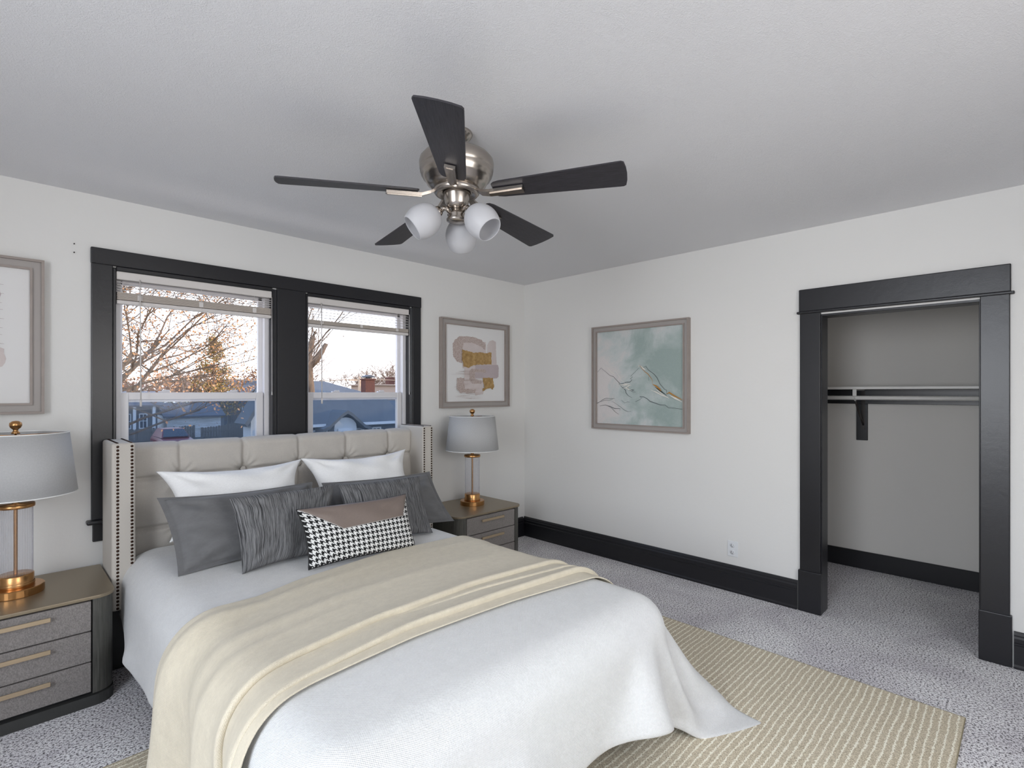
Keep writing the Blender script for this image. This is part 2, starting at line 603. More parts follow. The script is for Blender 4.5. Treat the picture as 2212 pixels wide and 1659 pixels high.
# closet opening casing
t = 0.022
mb = MB()
mb.box(XR - t, XR + 0.002, 0.98, 1.103, 0.27, 2.005, 0.004, 2)
mb.box(XR - t - 0.009, XR + 0.002, 0.974, 1.112, 0, 0.275, 0.005, 2)
struct('trim_1', mb, M['black'])
mb = MB()
mb.box(XR - t, XR + 0.002, 0.08, 0.2, 0.27, 2.005, 0.004, 2)
mb.box(XR - t - 0.009, XR + 0.002, 0.072, 0.206, 0, 0.275, 0.005, 2)
struct('trim_2', mb, M['black'])
mb = MB()
mb.box(XR - t - 0.004, XR + 0.002, 0.076, 1.108, 2.008, 2.158, 0.005, 2)
mb.box(XR - t - 0.012, XR + 0.002, 0.062, 1.120, 1.994, 2.010, 0.005, 2)
struct('trim_3', mb, M['black'])
mb = MB()
mb.box(XR + 0.002, XR + 0.135, DY1 - 0.005, DY1 + 0.012, 0, DZ + 0.012, 0.002)
mb.box(XR + 0.002, XR + 0.135, DY0 - 0.012, DY0 + 0.005, 0, DZ + 0.012, 0.002)
mb.box(XR + 0.002, XR + 0.135, DY0, DY1, DZ - 0.004, DZ + 0.012, 0.002)
struct('trim_4', mb, M['black'])

# window casings
yc = YB - 0.022
mb = MB()
mb.box(0.370, 2.565, yc - 0.003, YB + 0.002, 2.186, 2.276, 0.005, 2)
struct('trim_5', mb, M['black'])
def casing(name, x0, x1):
    struct(name, MB().box(x0, x1, yc, YB + 0.002, 0.758, 2.188, 0.004, 2), M['black'])
casing('trim_6', 0.372, 0.468)
casing('trim_7', 1.372, 1.572)
casing('trim_8', 2.478, 2.562)
mb = MB()
mb.box(0.350, 2.585, YB - 0.055, YB + 0.04, 0.738, 0.760, 0.008, 3)
struct('trim_9', mb, M['black'])
struct('trim_10', MB().box(0.378, 2.557, YB - 0.02, YB + 0.002, 0.638, 0.739, 0.004, 2), M['black'])
# black stops inside each opening
for k, (a, c) in enumerate((W1, W2)):
    mb = MB()
    mb.box(a, a + 0.016, YB - 0.012, YB + 0.05, 0.76, 2.176, 0.003)
    mb.box(c - 0.016, c, YB - 0.012, YB + 0.05, 0.76, 2.176, 0.003)
    mb.box(c - 0.007, c + 0.012, YB - 0.018, YB + 0.0, 0.76, 2.176, 0.003)
    mb.box(a + 0.016, c - 0.016, YB - 0.012, YB + 0.05, 2.162, 2.187, 0.003)
    struct('trim_%d' % (11 + k), mb, M['black'])

def window(name, a, c):
    a += 0.017; c -= 0.017
    z0, z1 = 0.762, 2.164
    y0 = YB + 0.052
    mb = MB()
    fw = 0.03
    mb.box(a, a + fw, y0, y0 + 0.085, z0, z1, 0.002)
    mb.box(c - fw, c, y0, y0 + 0.085, z0, z1, 0.002)
    mb.box(a + fw, c - fw, y0, y0 + 0.085, z1 - 0.03, z1, 0.002)
    mb.box(a + fw, c - fw, y0, y0 + 0.085, z0, z0 + 0.03, 0.002)
    root = struct(name, mb, M['vinyl'])
    la, lc = a + 0.022, c - 0.036
    # upper sash, set back
    yu = y0 + 0.045
    s = MB()
    zc = 1.462
    s.box(a + fw - 0.006, a + fw + 0.012, yu, yu + 0.03, zc - 0.03, z1 - 0.03, 0.002)
    s.box(c - fw - 0.026, c - fw + 0.004, yu, yu + 0.03, zc - 0.03, z1 - 0.03, 0.002)
    s.box(a + fw, c - fw, yu, yu + 0.03, z1 - 0.06, z1 - 0.03, 0.002)
    s.box(a + fw, c - fw, yu, yu + 0.03, zc - 0.032, zc + 0.004, 0.002)
    us = s.build('upper_sash', M['vinyl'], root)
    MB().box(a + fw, c - fw, yu + 0.013, yu + 0.016, zc, z1 - 0.04).build('glass_pane', M['glass'], us)
    # lower sash
    s = MB()
    yl = y0 + 0.004
    sw = 0.045
    s.box(la, la + sw, yl, yl + 0.034, z0 + 0.03, zc + 0.006, 0.003)
    s.box(lc - sw, lc, yl, yl + 0.034, z0 + 0.03, zc + 0.006, 0.003)
    s.box(la + sw, lc - sw, yl, yl + 0.034, zc - 0.038, zc + 0.006, 0.003)
    s.box(la + sw, lc - sw, yl + 0.02, yl + 0.034, zc - 0.052, zc - 0.036, 0.001)
    s.box(la + sw, lc - sw, yl, yl + 0.034, z0 + 0.03, z0 + 0.075, 0.003)
    ls = s.build('lower_sash', M['vinyl'], root)
    MB().box(la + sw, lc - sw, yl + 0.015, yl + 0.018, z0 + 0.06, zc - 0.04).build('glass_pane', M['glass'], ls)
    for fx in (0.28, 0.76):
        lx = la + (lc - la) * fx
        MB().box(lx - 0.03, lx + 0.03, yl + 0.004, yl + 0.03, zc + 0.006, zc + 0.014, 0.003).box(lx - 0.012, lx + 0.03, yl + 0.008, yl + 0.02, zc + 0.014, zc + 0.022, 0.003).build('sash_lock', M['vinyl'], ls)
    MB().box(a + 0.01, c - 0.01, y0 + 0.088, y0 + 0.0885, z0 + 0.01, zc - 0.012).build('insect_screen', M['screen'], root)
    return root
window('window_1', *W1)
window('window_2', *W2)

# blinds, raised
def blind(a, c, z_bot, n_open, n_stack, wand_x, label):
    root = empty('window_blind', ((a + c) / 2, YB + 0.03, 2.14), label, 'blind', 'raised white window blinds')
    y0, y1 = YB + 0.001, YB + 0.047
    MB().box(a, c, y0 - 0.006, y1, 2.116, 2.162, 0.003).build('headrail', M['blind'], root)
    mb = MB()
    top = 2.103
    zb = z_bot + 0.024
    stack_h = n_stack * 0.0036
    gap = (top - (zb + stack_h)) / n_open
    for k in range(n_open):
        z = top - gap * k
        mb.prism([(a + 0.003, y0, z - 0.004), (a + 0.003, y0 + 0.022, z + 0.001), (a + 0.003, y1 - 0.002, z + 0.003), (a + 0.003, y1 - 0.002, z + 0.005), (a + 0.003, y0 + 0.022, z + 0.0035), (a + 0.003, y0, z - 0.0015)], (c - a - 0.006, 0, 0))
    mb.build('open_slats', M['blind'], root)
    mb = MB()
    random.seed(3)
    for k in range(n_stack):
        z = zb + k * 0.0036
        d = random.uniform(-0.0012, 0.0012)
        mb.box(a + 0.003 + d, c - 0.003 + d, y0 + d, y1 - 0.002 + d, z, z + 0.0027)
    mb.build('stacked_slats', M['blind_stack'], root)
    MB().box(a + 0.001, c - 0.001, y0 - 0.001, y1, z_bot, z_bot + 0.021, 0.004, 2).build('bottom_rail', M['blind'], root)
    for fx in (0.13, 0.5, 0.87):
        x = a + (c - a) * fx
        MB().tube([(x, y0 - 0.003, z_bot + 0.01), (x, y0 - 0.003, 2.12)], 0.0012, 4).box(x - 0.012, x + 0.012, y0 - 0.004, y0 - 0.001, zb + 0.002, zb + stack_h * 0.8, 0.001).build('ladder_cord', M['blind'], root)
    MB().tube([(c - 0.004, y0 - 0.016, 2.12), (c - 0.003, y0 - 0.016, 1.47)], 0.0016, 5).tube([(c - 0.003, y0 - 0.016, 1.475), (c - 0.003, y0 - 0.016, 1.45)], [0.002, 0.005], 8).build('pull_cord', M['blind'], root)
    MB().tube([(wand_x, y0 - 0.012, 2.125), (wand_x + 0.002, y0 - 0.014, 1.85), (wand_x + 0.004, y0 - 0.014, 1.42)], [0.0035, 0.0036, 0.0036], 6).tube([(wand_x + 0.004, y0 - 0.014, 1.425), (wand_x + 0.004, y0 - 0.014, 1.385)], 0.0062, 6).build('wand', M['blind'], root)
    return root
blind(W1[0] + 0.018, W1[1] - 0.018, 1.978, 4, 12, 0.595, 'raised white slatted blind with a long wand in the window on the left')
blind(W2[0] + 0.012, W2[1] - 0.022, 1.945, 5, 8, 1.690, 'raised white slatted blind with a short stack in the window on the right')

# power outlet
root = empty('power_outlet', (XR, 1.558, 0.312), 'white duplex power outlet low on the right wall', 'outlet')
MB().box(XR - 0.006, XR, 1.52, 1.596, 0.254, 0.370, 0.003, 2).build('cover_plate', M['outlet'], root)
for zc_ in (0.338, 0.287):
    f = MB().lathe([(0.0001, 0), (0.0165, 0), (0.0165, 0.002), (0.0001, 0.002)], (XR - 0.008, 1.558, zc_), 20, Matrix.Rotation(-PI / 2, 4, 'Y')).build('socket', M['outlet'], root)
    MB().box(XR - 0.0115, XR - 0.0085, 1.5505, 1.5525, zc_ - 0.001, zc_ + 0.008).box(XR - 0.0115, XR - 0.0085, 1.5625, 1.565, zc_ - 0.001, zc_ + 0.007).box(XR - 0.0115, XR - 0.0085, 1.556, 1.560, zc_ - 0.010, zc_ - 0.006).build('slot', M['slot'], f)

# nails left in the wall beside the left picture
for zz, lb in ((2.279, 'small nail in the window wall, upper of the two'), (2.232, 'small nail in the window wall, lower of the two')):
    o = MB().tube([(0.301, YB + 0.01, zz), (0.301, YB - 0.012, zz)], 0.003, 8).build('wall_nail', M['darkhole'])
    setp(o, lb, 'nail', 'nails left in the window wall')

# ------------------------------------------------------------------ closet fittings
root = empty('closet_shelf', (4.98, 0.75, 1.49), 'white painted shelf board in the closet on a black wall cleat', 'shelf')
MB().box(4.78, CX1, CY0, CY1, 1.492, 1.513, 0.003).build('shelf_board', M['whitepaint'], root)
MB().box(CX1 - 0.02, CX1, CY0, CY1, 1.372, 1.492, 0.002).build('wall_cleat', M['black'], root, 'black painted cleat')
root = empty('closet_rod', (4.82, 0.75, 1.425), 'white clothes rail running under the closet shelf', 'clothes rail')
MB().tube([(4.82, CY0, 1.425), (4.82, CY1, 1.425)], 0.0165, 16).build('rail', M['whitepaint'], root)
MB().lathe([(0.0001, 0), (0.032, 0), (0.032, 0.012), (0.0001, 0.012)], (4.82, CY1, 1.425), 20, Matrix.Rotation(PI / 2, 4, 'X')).build('end_socket', M['whitepaint'], root)
root = empty('shelf_bracket', (CX1, 1.0, 1.07), 'black board with a metal shelf and rod bracket on the closet back wall', 'bracket')
MB().box(CX1 - 0.02, CX1, 0.955, 1.035, 1.070, 1.372, 0.002).build('backing_board', M['black'], root)
mb = MB()
mb.box(4.80, CX1 - 0.02, 0.975, 0.995, 1.483, 1.491, 0.001)
mb.box(4.795, 4.803, 0.972, 0.998, 1.44, 1.491, 0.001)
mb.tube([(4.82, 0.985, 1.447), (4.80, 0.985, 1.43), (4.806, 0.985, 1.408), (4.83, 0.985, 1.402)], 0.006, 8)
mb.build('rod_hook', M['whitepaint'], root, 'white painted hook')
MB().tube([(4.83, 0.985, 1.402), (4.95, 0.985, 1.30), (CX1 - 0.024, 0.985, 1.20)], 0.008, 8).box(CX1 - 0.026, CX1 - 0.02, 0.972, 0.998, 1.16, 1.49).build('brace', M['darkhole'], root)

# ------------------------------------------------------------------ pictures
class Art:
    """pieces of a painting, laid as flat colour on the sheet in plane coordinates (s across, t up, 0..1)"""
    def __init__(self, org, su, tu, nrm):
        self.mb = MB(); self.o = Vector(org); self.su = Vector(su); self.tu = Vector(tu); self.n = Vector(nrm); self.layer = 0
    def P(self, s, t):
        return self.o + self.su * s + self.tu * t + self.n * (0.0007 * self.layer)
    def sheet(self, mi=0):
        self.mb.mi = mi
        self.mb.prism([self.P(0, 0) - self.n * 0.004, self.P(1, 0) - self.n * 0.004, self.P(1, 1) - self.n * 0.004, self.P(0, 1) - self.n * 0.004], self.n * 0.004)
    def blob(self, pts, mi, rough=0.0, seed=1, dense=16):
        self.layer += 1
        self.mb.mi = mi
        rnd = random.Random(seed)
        out = []
        for i in range(len(pts)):
            a, c = pts[i], pts[(i + 1) % len(pts)]
            L = math.hypot(c[0] - a[0], c[1] - a[1]) or 1e-6
            dn = max(1, min(dense, int(L / (3.0 * rough)))) if rough > 0 else 1
            px_, py_ = -(c[1] - a[1]) / L, (c[0] - a[0]) / L
            for k in range(dn):
                f = k / dn
                o_ = rnd.uniform(-rough, rough) if k else 0
                out.append((a[0] + (c[0] - a[0]) * f + px_ * o_, a[1] + (c[1] - a[1]) * f + py_ * o_))
        vs = [self.mb.bm.verts.new(self.P(*p)) for p in out]
        for tri in tessellate_polygon([[Vector((p[0], p[1], 0)) for p in out]]):
            q = [out[k] for k in tri]
            ar = (q[1][0] - q[0][0]) * (q[2][1] - q[0][1]) - (q[2][0] - q[0][0]) * (q[1][1] - q[0][1])
            if abs(ar) < 1e-9:
                continue
            ids_ = tri if ar > 0 else tri[::-1]
            f = self.mb.bm.faces.new([vs[k] for k in ids_])
            f.material_index = mi
    def line(self, pts, w0, w1, mi, lift=True):
        if lift: self.layer += 1
        self.mb.mi = mi
        n = len(pts)
        L, R = [], []
        for i, p in enumerate(pts):
            q0 = pts[max(i - 1, 0)]; q1 = pts[min(i + 1, n - 1)]
            dx, dy = q1[0] - q0[0], q1[1] - q0[1]
            d = math.hypot(dx, dy) or 1
            f = i / (n - 1)
            w = (w0 + (w1 - w0) * (1 - abs(2 * f - 1)))
            L.append((p[0] - dy / d * w, p[1] + dx / d * w)); R.append((p[0] + dy / d * w, p[1] - dx / d * w))
        for i in range(n - 1):
            self.mb.poly([self.P(*L[i]), self.P(*R[i]), self.P(*R[i + 1]), self.P(*L[i + 1])])

def picture(org, along, nrm, W, Hh, z0, name, label, rim=0.012, ledge=0.034):
    """frame with an outer rim, a sunk ledge and an inner slip"""
    root = empty(name, tuple(org), label, 'picture', None)
    o = Vector(org); A = Vector(along); N = Vector(nrm); Z = Vector((0, 0, 1))
    def bar(mb, s0, s1, t0, t1, d0, d1):
        mb.prism([o + A * s0 + Z * t0 + N * d0, o + A * s1 + Z * t0 + N * d0, o + A * s1 + Z * t1 + N * d0, o + A * s0 + Z * t1 + N * d0], N * (d1 - d0))
    def ring(mb, i0, i1, d0, d1):
        bar(mb, i0, W - i0, i0, i1, d0, d1); bar(mb, i0, W - i0, Hh - i1, Hh - i0, d0, d1)
        bar(mb, i0, i1, i1, Hh - i1, d0, d1); bar(mb, W - i1, W - i0, i1, Hh - i1, d0, d1)
    mb = MB(); ring(mb, 0, rim, 0.0, 0.042); mb.build('outer_frame', M['frame'], root)
    mb = MB(); ring(mb, rim, rim + ledge, 0.0, 0.026); mb.build('frame_ledge', M['frame_in'], root)
    mb = MB(); ring(mb, rim + ledge, rim + ledge + 0.010, 0.0, 0.036); mb.build('inner_slip', M['frame'], root)
    i = rim + ledge + 0.010
    art = Art(o + A * i + Z * i + N * 0.020, A * (W - 2 * i), Z * (Hh - 2 * i), N)
    return root, art

def speckle(name, c, c2, s=90):
    return simple(name, c, 0.7, var=c2, vscale=s)
M['paper'] = simple('art_paper', srgb(226, 225, 224), 0.7, bscale=150, bstr=0.1)
M['pink'] = speckle('art_pale_pink', srgb(212, 202, 199), srgb(204, 192, 189), 10)
M['mauve'] = speckle('art_mauve', srgb(190, 178, 179), srgb(182, 169, 171), 8)
M['brownspk'] = speckle('art_brown_speckle', srgb(208, 196, 191), srgb(158, 136, 126), 130)
M['goldleaf'] = speckle('art_gold_leaf', srgb(190, 158, 106), srgb(146, 112, 62), 30)
M['ink'] = simple('art_ink', srgb(40, 50, 54), 0.6)
M['artwhite'] = simple('art_white', srgb(226, 222, 212), 0.6)
M['artgold'] = simple('art_ochre', srgb(178, 124, 46), 0.5)

# picture between the window and the corner
root, art = picture((2.766, YB, 1.328), (1, 0, 0), (0, -1, 0), 0.839, 0.804, 0, 'framed_picture',
                    'framed abstract print of gold, mauve and brown brush patches, hung between window and corner')
root['group'] = 'taupe framed pictures on the window wall'
def AP(x, y):
    return ((x - 118) / 487, 1 - (y - (112 + (x - 118) * 0.115)) / (645 - (x - 118) * 0.115))
art.sheet(0)
B = lambda pts, mi, r=0.0, s=1: art.blob([AP(*p) for p in pts], mi, r, s)
B([(250, 262), (440, 262), (450, 480), (250, 480)], 1, 0.004)
B([(185, 250), (225, 214), (330, 218), (400, 242), (440, 285), (432, 330), (400, 300), (330, 268), (258, 268), (248, 345), (246, 440), (205, 425), (176, 380), (172, 280)], 3, 0.004, 2)
B([(452, 290), (470, 256), (500, 248), (527, 262), (535, 470), (452, 470)], 1, 0.003, 3)
B([(262, 475), (352, 475), (360, 690), (262, 680)], 1, 0.006, 4)
B([(350, 570), (425, 590), (415, 700), (350, 710)], 1, 0.008, 5)
B([(350, 458), (545, 455), (552, 480), (550, 555), (535, 566), (350, 566)], 2, 0.002, 6)
B([(302, 500), (320, 484), (430, 490), (446, 516), (436, 520), (350, 512), (345, 575), (410, 590), (400, 612), (325, 608), (302, 580)], 3, 0.004, 7)
B([(205, 560), (260, 560), (262, 650), (360, 660), (345, 690), (225, 684), (200, 650)], 3, 0.008, 8)
B([(244, 325), (300, 340), (330, 352), (385, 348), (440, 356), (486, 350), (487, 452), (420, 450), (340, 455), (290, 478), (255, 468), (242, 400)], 4, 0.006, 9)
B([(412, 562), (500, 564), (503, 610), (510, 640), (498, 662), (478, 648), (445, 655), (412, 676), (408, 655), (425, 645)], 4, 0.006, 10)
rnd = random.Random(5)
for k in range(34):
    y = rnd.uniform(500, 735); x0 = rnd.uniform(160, 260); L = rnd.uniform(40, 190)
    if y > 600: x0 += 20
    art.line([AP(x0, y), AP(x0 + L / 2, y + rnd.uniform(-4, 4)), AP(x0 + L, y + rnd.uniform(-6, 2))], 0.0004, 0.0016, 3, lift=(k % 6 == 0))
art.mb.build('print', [M['paper'], M['pink'], M['mauve'], M['brownspk'], M['goldleaf']], root, recalc=False)

# picture left of the window, cut by the frame of the view
root, art = picture((-0.660, YB, 1.357), (1, 0, 0), (0, -1, 0), 0.839, 0.802, 0, 'framed_picture',
                    'framed abstract print at the left edge, white sheet with faint taupe brush marks')
root['group'] = 'taupe framed pictures on the window wall'
art.sheet(0)
art.blob([(0.55, 0.62), (0.845, 0.66), (0.84, 0.74), (0.855, 0.80), (0.83, 0.86), (0.5, 0.84)], 2, 0.012, 3)
art.blob([(0.5, 0.25), (0.86, 0.27), (0.88, 0.33), (0.87, 0.40), (0.83, 0.42), (0.5, 0.42)], 1, 0.008, 4)
art.blob([(0.3, 0.42), (0.8, 0.45), (0.79, 0.62), (0.3, 0.65)], 4, 0.01, 6)
for k in range(30):
    tt = 0.42 + 0.5 * k / 30
    art.line([(0.7, tt), (0.80, tt + 0.004), (0.82 + 0.05 * math.sin(k * 1.7), tt)], 0.001, 0.003, 2, lift=(k == 0))
art.mb.build('print', [M['paper'], M['pink'], M['mauve'], M['brownspk'], M['goldleaf']], root, recalc=False)

# landscape picture on the right wall
root, art = picture((XR, 2.813, 1.142), (0, -1, 0), (-1, 0, 0), 0.926, 0.912, 0, 'framed_picture',
                    'framed grey-green watercolour with thin ink mountain lines and gold strokes on the right wall', 0.012, 0.028)
m, nt, b = nodes_of('watercolour_wash')
v = tex_coord(nt, 'Object')
sp = nt.nodes.new('ShaderNodeSeparateXYZ'); link(nt, v, sp.inputs[0])
# local y runs 0..-0.92 left to right, local z 0..0.91 bottom to top
n1 = noise(nt, v, 2.6, 5, 0.6, 0.4)
grad = math_node(nt, 'MULTIPLY', sp.outputs[1], -0.95)
f = math_node(nt, 'ADD', math_node(nt, 'MULTIPLY', n1, 1.3), math_node(nt, 'MULTIPLY', grad, 0.42))
fz = math_node(nt, 'SUBTRACT', f, math_node(nt, 'MULTIPLY', math_node(nt, 'ABSOLUTE', math_node(nt, 'SUBTRACT', sp.outputs[2], 0.42)), 0.12))
cc = ramp(nt, fz, [(0.60, srgb(214, 209, 207)), (0.74, srgb(196, 203, 202)), (0.86, srgb(174, 187, 184)), (1.02, srgb(156, 172, 168))])
g = noise(nt, v, 160, 3, 0.7)
mxn = nt.nodes.new('ShaderNodeMix'); mxn.data_type = 'RGBA'; mxn.blend_type = 'MULTIPLY'; mxn.inputs[0].default_value = 0.35
link(nt, cc, mxn.inputs[6]); link(nt, ramp(nt, g, [(0.3, (0.7, 0.7, 0.7, 1)), (0.7, (1, 1, 1, 1))]), mxn.inputs[7])
link(nt, mxn.outputs[2], b.inputs['Base Color']); b.inputs['Roughness'].default_value = 0.75
M['wash'] = m
art.sheet(0)
def AB(x, y):
    s = (x - 205) / 1113
    top = 265 - 105 * s; bot = 1420 + 55 * s
    return (s, 1 - (y - top) / (bot - top))
Lb = lambda pts, w0, w1, mi: art.line([AB(*p) for p in pts], w0, w1, mi)
Lb([(206, 770), (262, 715), (285, 735), (330, 765)], 0.001, 0.0016, 1)
Lb([(330, 765), (385, 810), (440, 826), (480, 870), (530, 918), (575, 912), (610, 898), (665, 895), (690, 868), (668, 855), (700, 826), (672, 822), (720, 775), (780, 715)], 0.0012, 0.003, 1)
Lb([(510, 915), (560, 965), (605, 1000), (610, 1035), (640, 1070), (690, 1098)], 0.001, 0.0035, 1)
Lb([(680, 990), (700, 1000), (722, 997)], 0.001, 0.004, 1)
Lb([(570, 965), (625, 962), (660, 1000), (700, 1020), (740, 1024)], 0.001, 0.002, 1)
Lb([(800, 690), (840, 710), (870, 690), (905, 745), (975, 795), (1010, 840), (1045, 920), (1100, 990), (1122, 995), (1128, 1055)], 0.001, 0.0022, 1)
Lb([(905, 822), (908, 878)], 0.001, 0.004, 1)
Lb([(985, 960), (1060, 1015), (1130, 1070)], 0.001, 0.006, 1)
Lb([(735, 1150), (790, 1125), (822, 1098), (795, 1085), (850, 1088), (890, 1110), (925, 1145), (1000, 1170), (1050, 1190), (1110, 1190), (1150, 1228), (1220, 1230), (1318, 1245)], 0.0012, 0.0026, 1)
Lb([(206, 1165), (250, 1150), (290, 1120), (340, 1103), (400, 1110), (460, 1105)], 0.001, 0.0016, 1)
Lb([(206, 1170), (260, 1145), (330, 1128), (390, 1130), (440, 1110)], 0.0008, 0.0014, 1)
Lb([(250, 1200), (330, 1190), (400, 1210), (460, 1235), (540, 1238), (530, 1262)], 0.001, 0.003, 1)
Lb([(360, 1198), (420, 1230), (470, 1280), (520, 1312)], 0.0008, 0.0018, 1)
Lb([(430, 1145), (520, 1200), (600, 1260), (640, 1275), (690, 1270)], 0.0008, 0.0016, 1)
Lb([(550, 1125), (600, 1165), (640, 1150), (670, 1155)], 0.0008, 0.0014, 1)
Lb([(365, 715), (420, 770), (470, 800)], 0.001, 0.003, 2)
Lb([(470, 745), (520, 810), (555, 870), (610, 915)], 0.0008, 0.0025, 2)
for a_, b_, c_ in (((530, 940), (600, 925), (670, 915)), ((560, 960), (620, 930), (690, 940)), ((580, 980), (640, 960), (680, 930)), ((600, 960), (650, 985), (690, 1005))):
    Lb([a_, b_, c_], 0.001, 0.005, 2)
Lb([(780, 715), (795, 680), (810, 700)], 0.001, 0.003, 2)
Lb([(812, 685), (850, 725), (880, 740)], 0.001, 0.008, 2)
Lb([(800, 680), (835, 730), (870, 765), (905, 790), (935, 830), (962, 870), (962, 920)], 0.001, 0.0035, 3)
Lb([(965, 925), (1005, 945), (1050, 985), (1070, 1010)], 0.002, 0.010, 3)
Lb([(1135, 1050), (1165, 1030), (1230, 1075), (1318, 1125)], 0.002, 0.009, 3)
Lb([(945, 1000), (1010, 1025), (1090, 1070), (1150, 1090)], 0.001, 0.007, 2)
Lb([(1000, 975), (1060, 1030), (1130, 1085), (1170, 1105)], 0.001, 0.005, 2)
Lb([(1165, 1060), (1240, 1105), (1318, 1150)], 0.001, 0.009, 2)
art.mb.build('painting', [M['wash'], M['ink'], M['artwhite'], M['artgold']], root, recalc=False)

# ------------------------------------------------------------------ nightstands
def rounded_rect(x0, x1, y0, y1, r, n=8, back=0.01):
    pts = []
    for cx_, cy_, a0, rr in ((x1 - r, y0 + r, -PI / 2, r), (x1 - back, y1 - back, 0, back), (x0 + back, y1 - back, PI / 2, back), (x0 + r, y0 + r, PI, r)):
        k = n if rr > 0.02 else 2
        for i in range(k + 1):
            a = a0 + (PI / 2) * i / k
            pts.append((cx_ + rr * math.cos(a), cy_ + rr * math.sin(a)))
    return pts
def slab(mb, pts, z0, z1):
    mb.prism([(x, y, z0) for x, y in pts], (0, 0, z1 - z0))
    return mb
def nightstand(x0, x1, y0, y1, top, label, hw=(0.27, 0.73), hmat='brass_handle'):
    root = empty('nightstand', ((x0 + x1) / 2, (y0 + y1) / 2, 0), label, 'nightstand', 'matching nightstands beside the bed')
    o = slab(MB(), rounded_rect(x0, x1, y0, y1, 0.075), top - 0.016, top).build('top', M['bronze_top'], root)
    bv = o.modifiers.new('b', 'BEVEL'); bv.width = 0.003; bv.segments = 2; bv.limit_method = 'ANGLE'
    slab(MB(), rounded_rect(x0 + 0.004, x1 - 0.004, y0 + 0.002, y1, 0.075), 0.0, 0.05).build('plinth', M['plinth'], root)
    slab(MB(), rounded_rect(x0 + 0.014, x1 - 0.014, y0 + 0.03, y1 - 0.004, 0.06), 0.05, top - 0.016).build('carcass', M['gap'], root)
    cw = 0.095
    for sgn, xa in ((1, x1 - 0.006), (-1, x0 + 0.006)):
        pts = []
        r = 0.075
        for i in range(9):
            a = -PI / 2 + PI / 2 * i / 8
            pts.append((xa + sgn * (-r + r * math.cos(a)), y0 + 0.012 + r + r * math.sin(a)))
        pts.append((xa, y1 - 0.004))
        pts.append((xa - sgn * 0.02, y1 - 0.004))
        pts.append((xa - sgn * 0.02, y0 + 0.11))
        pts.append((xa - sgn * (cw - 0.012), y0 + 0.06))
        pts.append((xa - sgn * (cw - 0.012), y0 + 0.012))
        slab(MB(), pts if sgn > 0 else pts[::-1], 0.055, top - 0.018).build('side_panel', M['oak'], root)
    dx0, dx1 = x0 + cw, x1 - cw
    zt = top - 0.022; zb = 0.062
    hgt = (zt - zb) / 3
    for k in range(3):
        za, zb2 = zb + hgt * k + 0.003, zb + hgt * (k + 1) - 0.003
        d = MB().box(dx0, dx1, y0 + 0.010, y0 + 0.032, za, zb2, 0.002).build('drawer', M['fabric_drawer'], root)
        hx0 = dx0 + (dx1 - dx0) * hw[0]; hx1 = dx0 + (dx1 - dx0) * hw[1]
        hz = za + (zb2 - za) * 0.68
        MB().box(hx0, hx1, y0 - 0.014, y0 - 0.006, hz - 0.002, hz + 0.017, 0.0015).box(hx0 + 0.01, hx0 + 0.016, y0 - 0.008, y0 + 0.011, hz + 0.003, hz + 0.010).box(hx1 - 0.016, hx1 - 0.01, y0 - 0.008, y0 + 0.011, hz + 0.003, hz + 0.010).build('handle', M[hmat], d)
    return root
nightstand(-0.31, 0.41, 3.10, 3.655, 0.515, 'grey nightstand with bronze top at the left edge, in front of the left picture')
nightstand(2.50, 3.215, 3.09, 3.655, 0.505, 'grey nightstand with bronze top beyond the bed, in the room corner')

# ------------------------------------------------------------------ table lamps
M['lampglass'] = None
m = bpy.data.materials.new('fluted_glass')
m.use_nodes = True
nt = m.node_tree
nt.nodes.clear()
out = nt.nodes.new('ShaderNodeOutputMaterial')
tr = nt.nodes.new('ShaderNodeBsdfTransparent'); tr.inputs[0].default_value = (0.93, 0.93, 0.95, 1)
gl = nt.nodes.new('ShaderNodeBsdfPrincipled'); gl.inputs['Base Color'].default_value = (0.75, 0.76, 0.8, 1); gl.inputs['Roughness'].default_value = 0.12
lw = nt.nodes.new('ShaderNodeLayerWeight'); lw.inputs[0].default_value = 0.35
ms = nt.nodes.new('ShaderNodeMixShader')
fc = math_node(nt, 'ADD', math_node(nt, 'MULTIPLY', lw.outputs['Facing'], 0.5), 0.06)
link(nt, fc, ms.inputs[0]); link(nt, tr.outputs[0], ms.inputs[1]); link(nt, gl.outputs[0], ms.inputs[2])
link(nt, ms.outputs[0], out.inputs[0])
M['lampglass'] = m

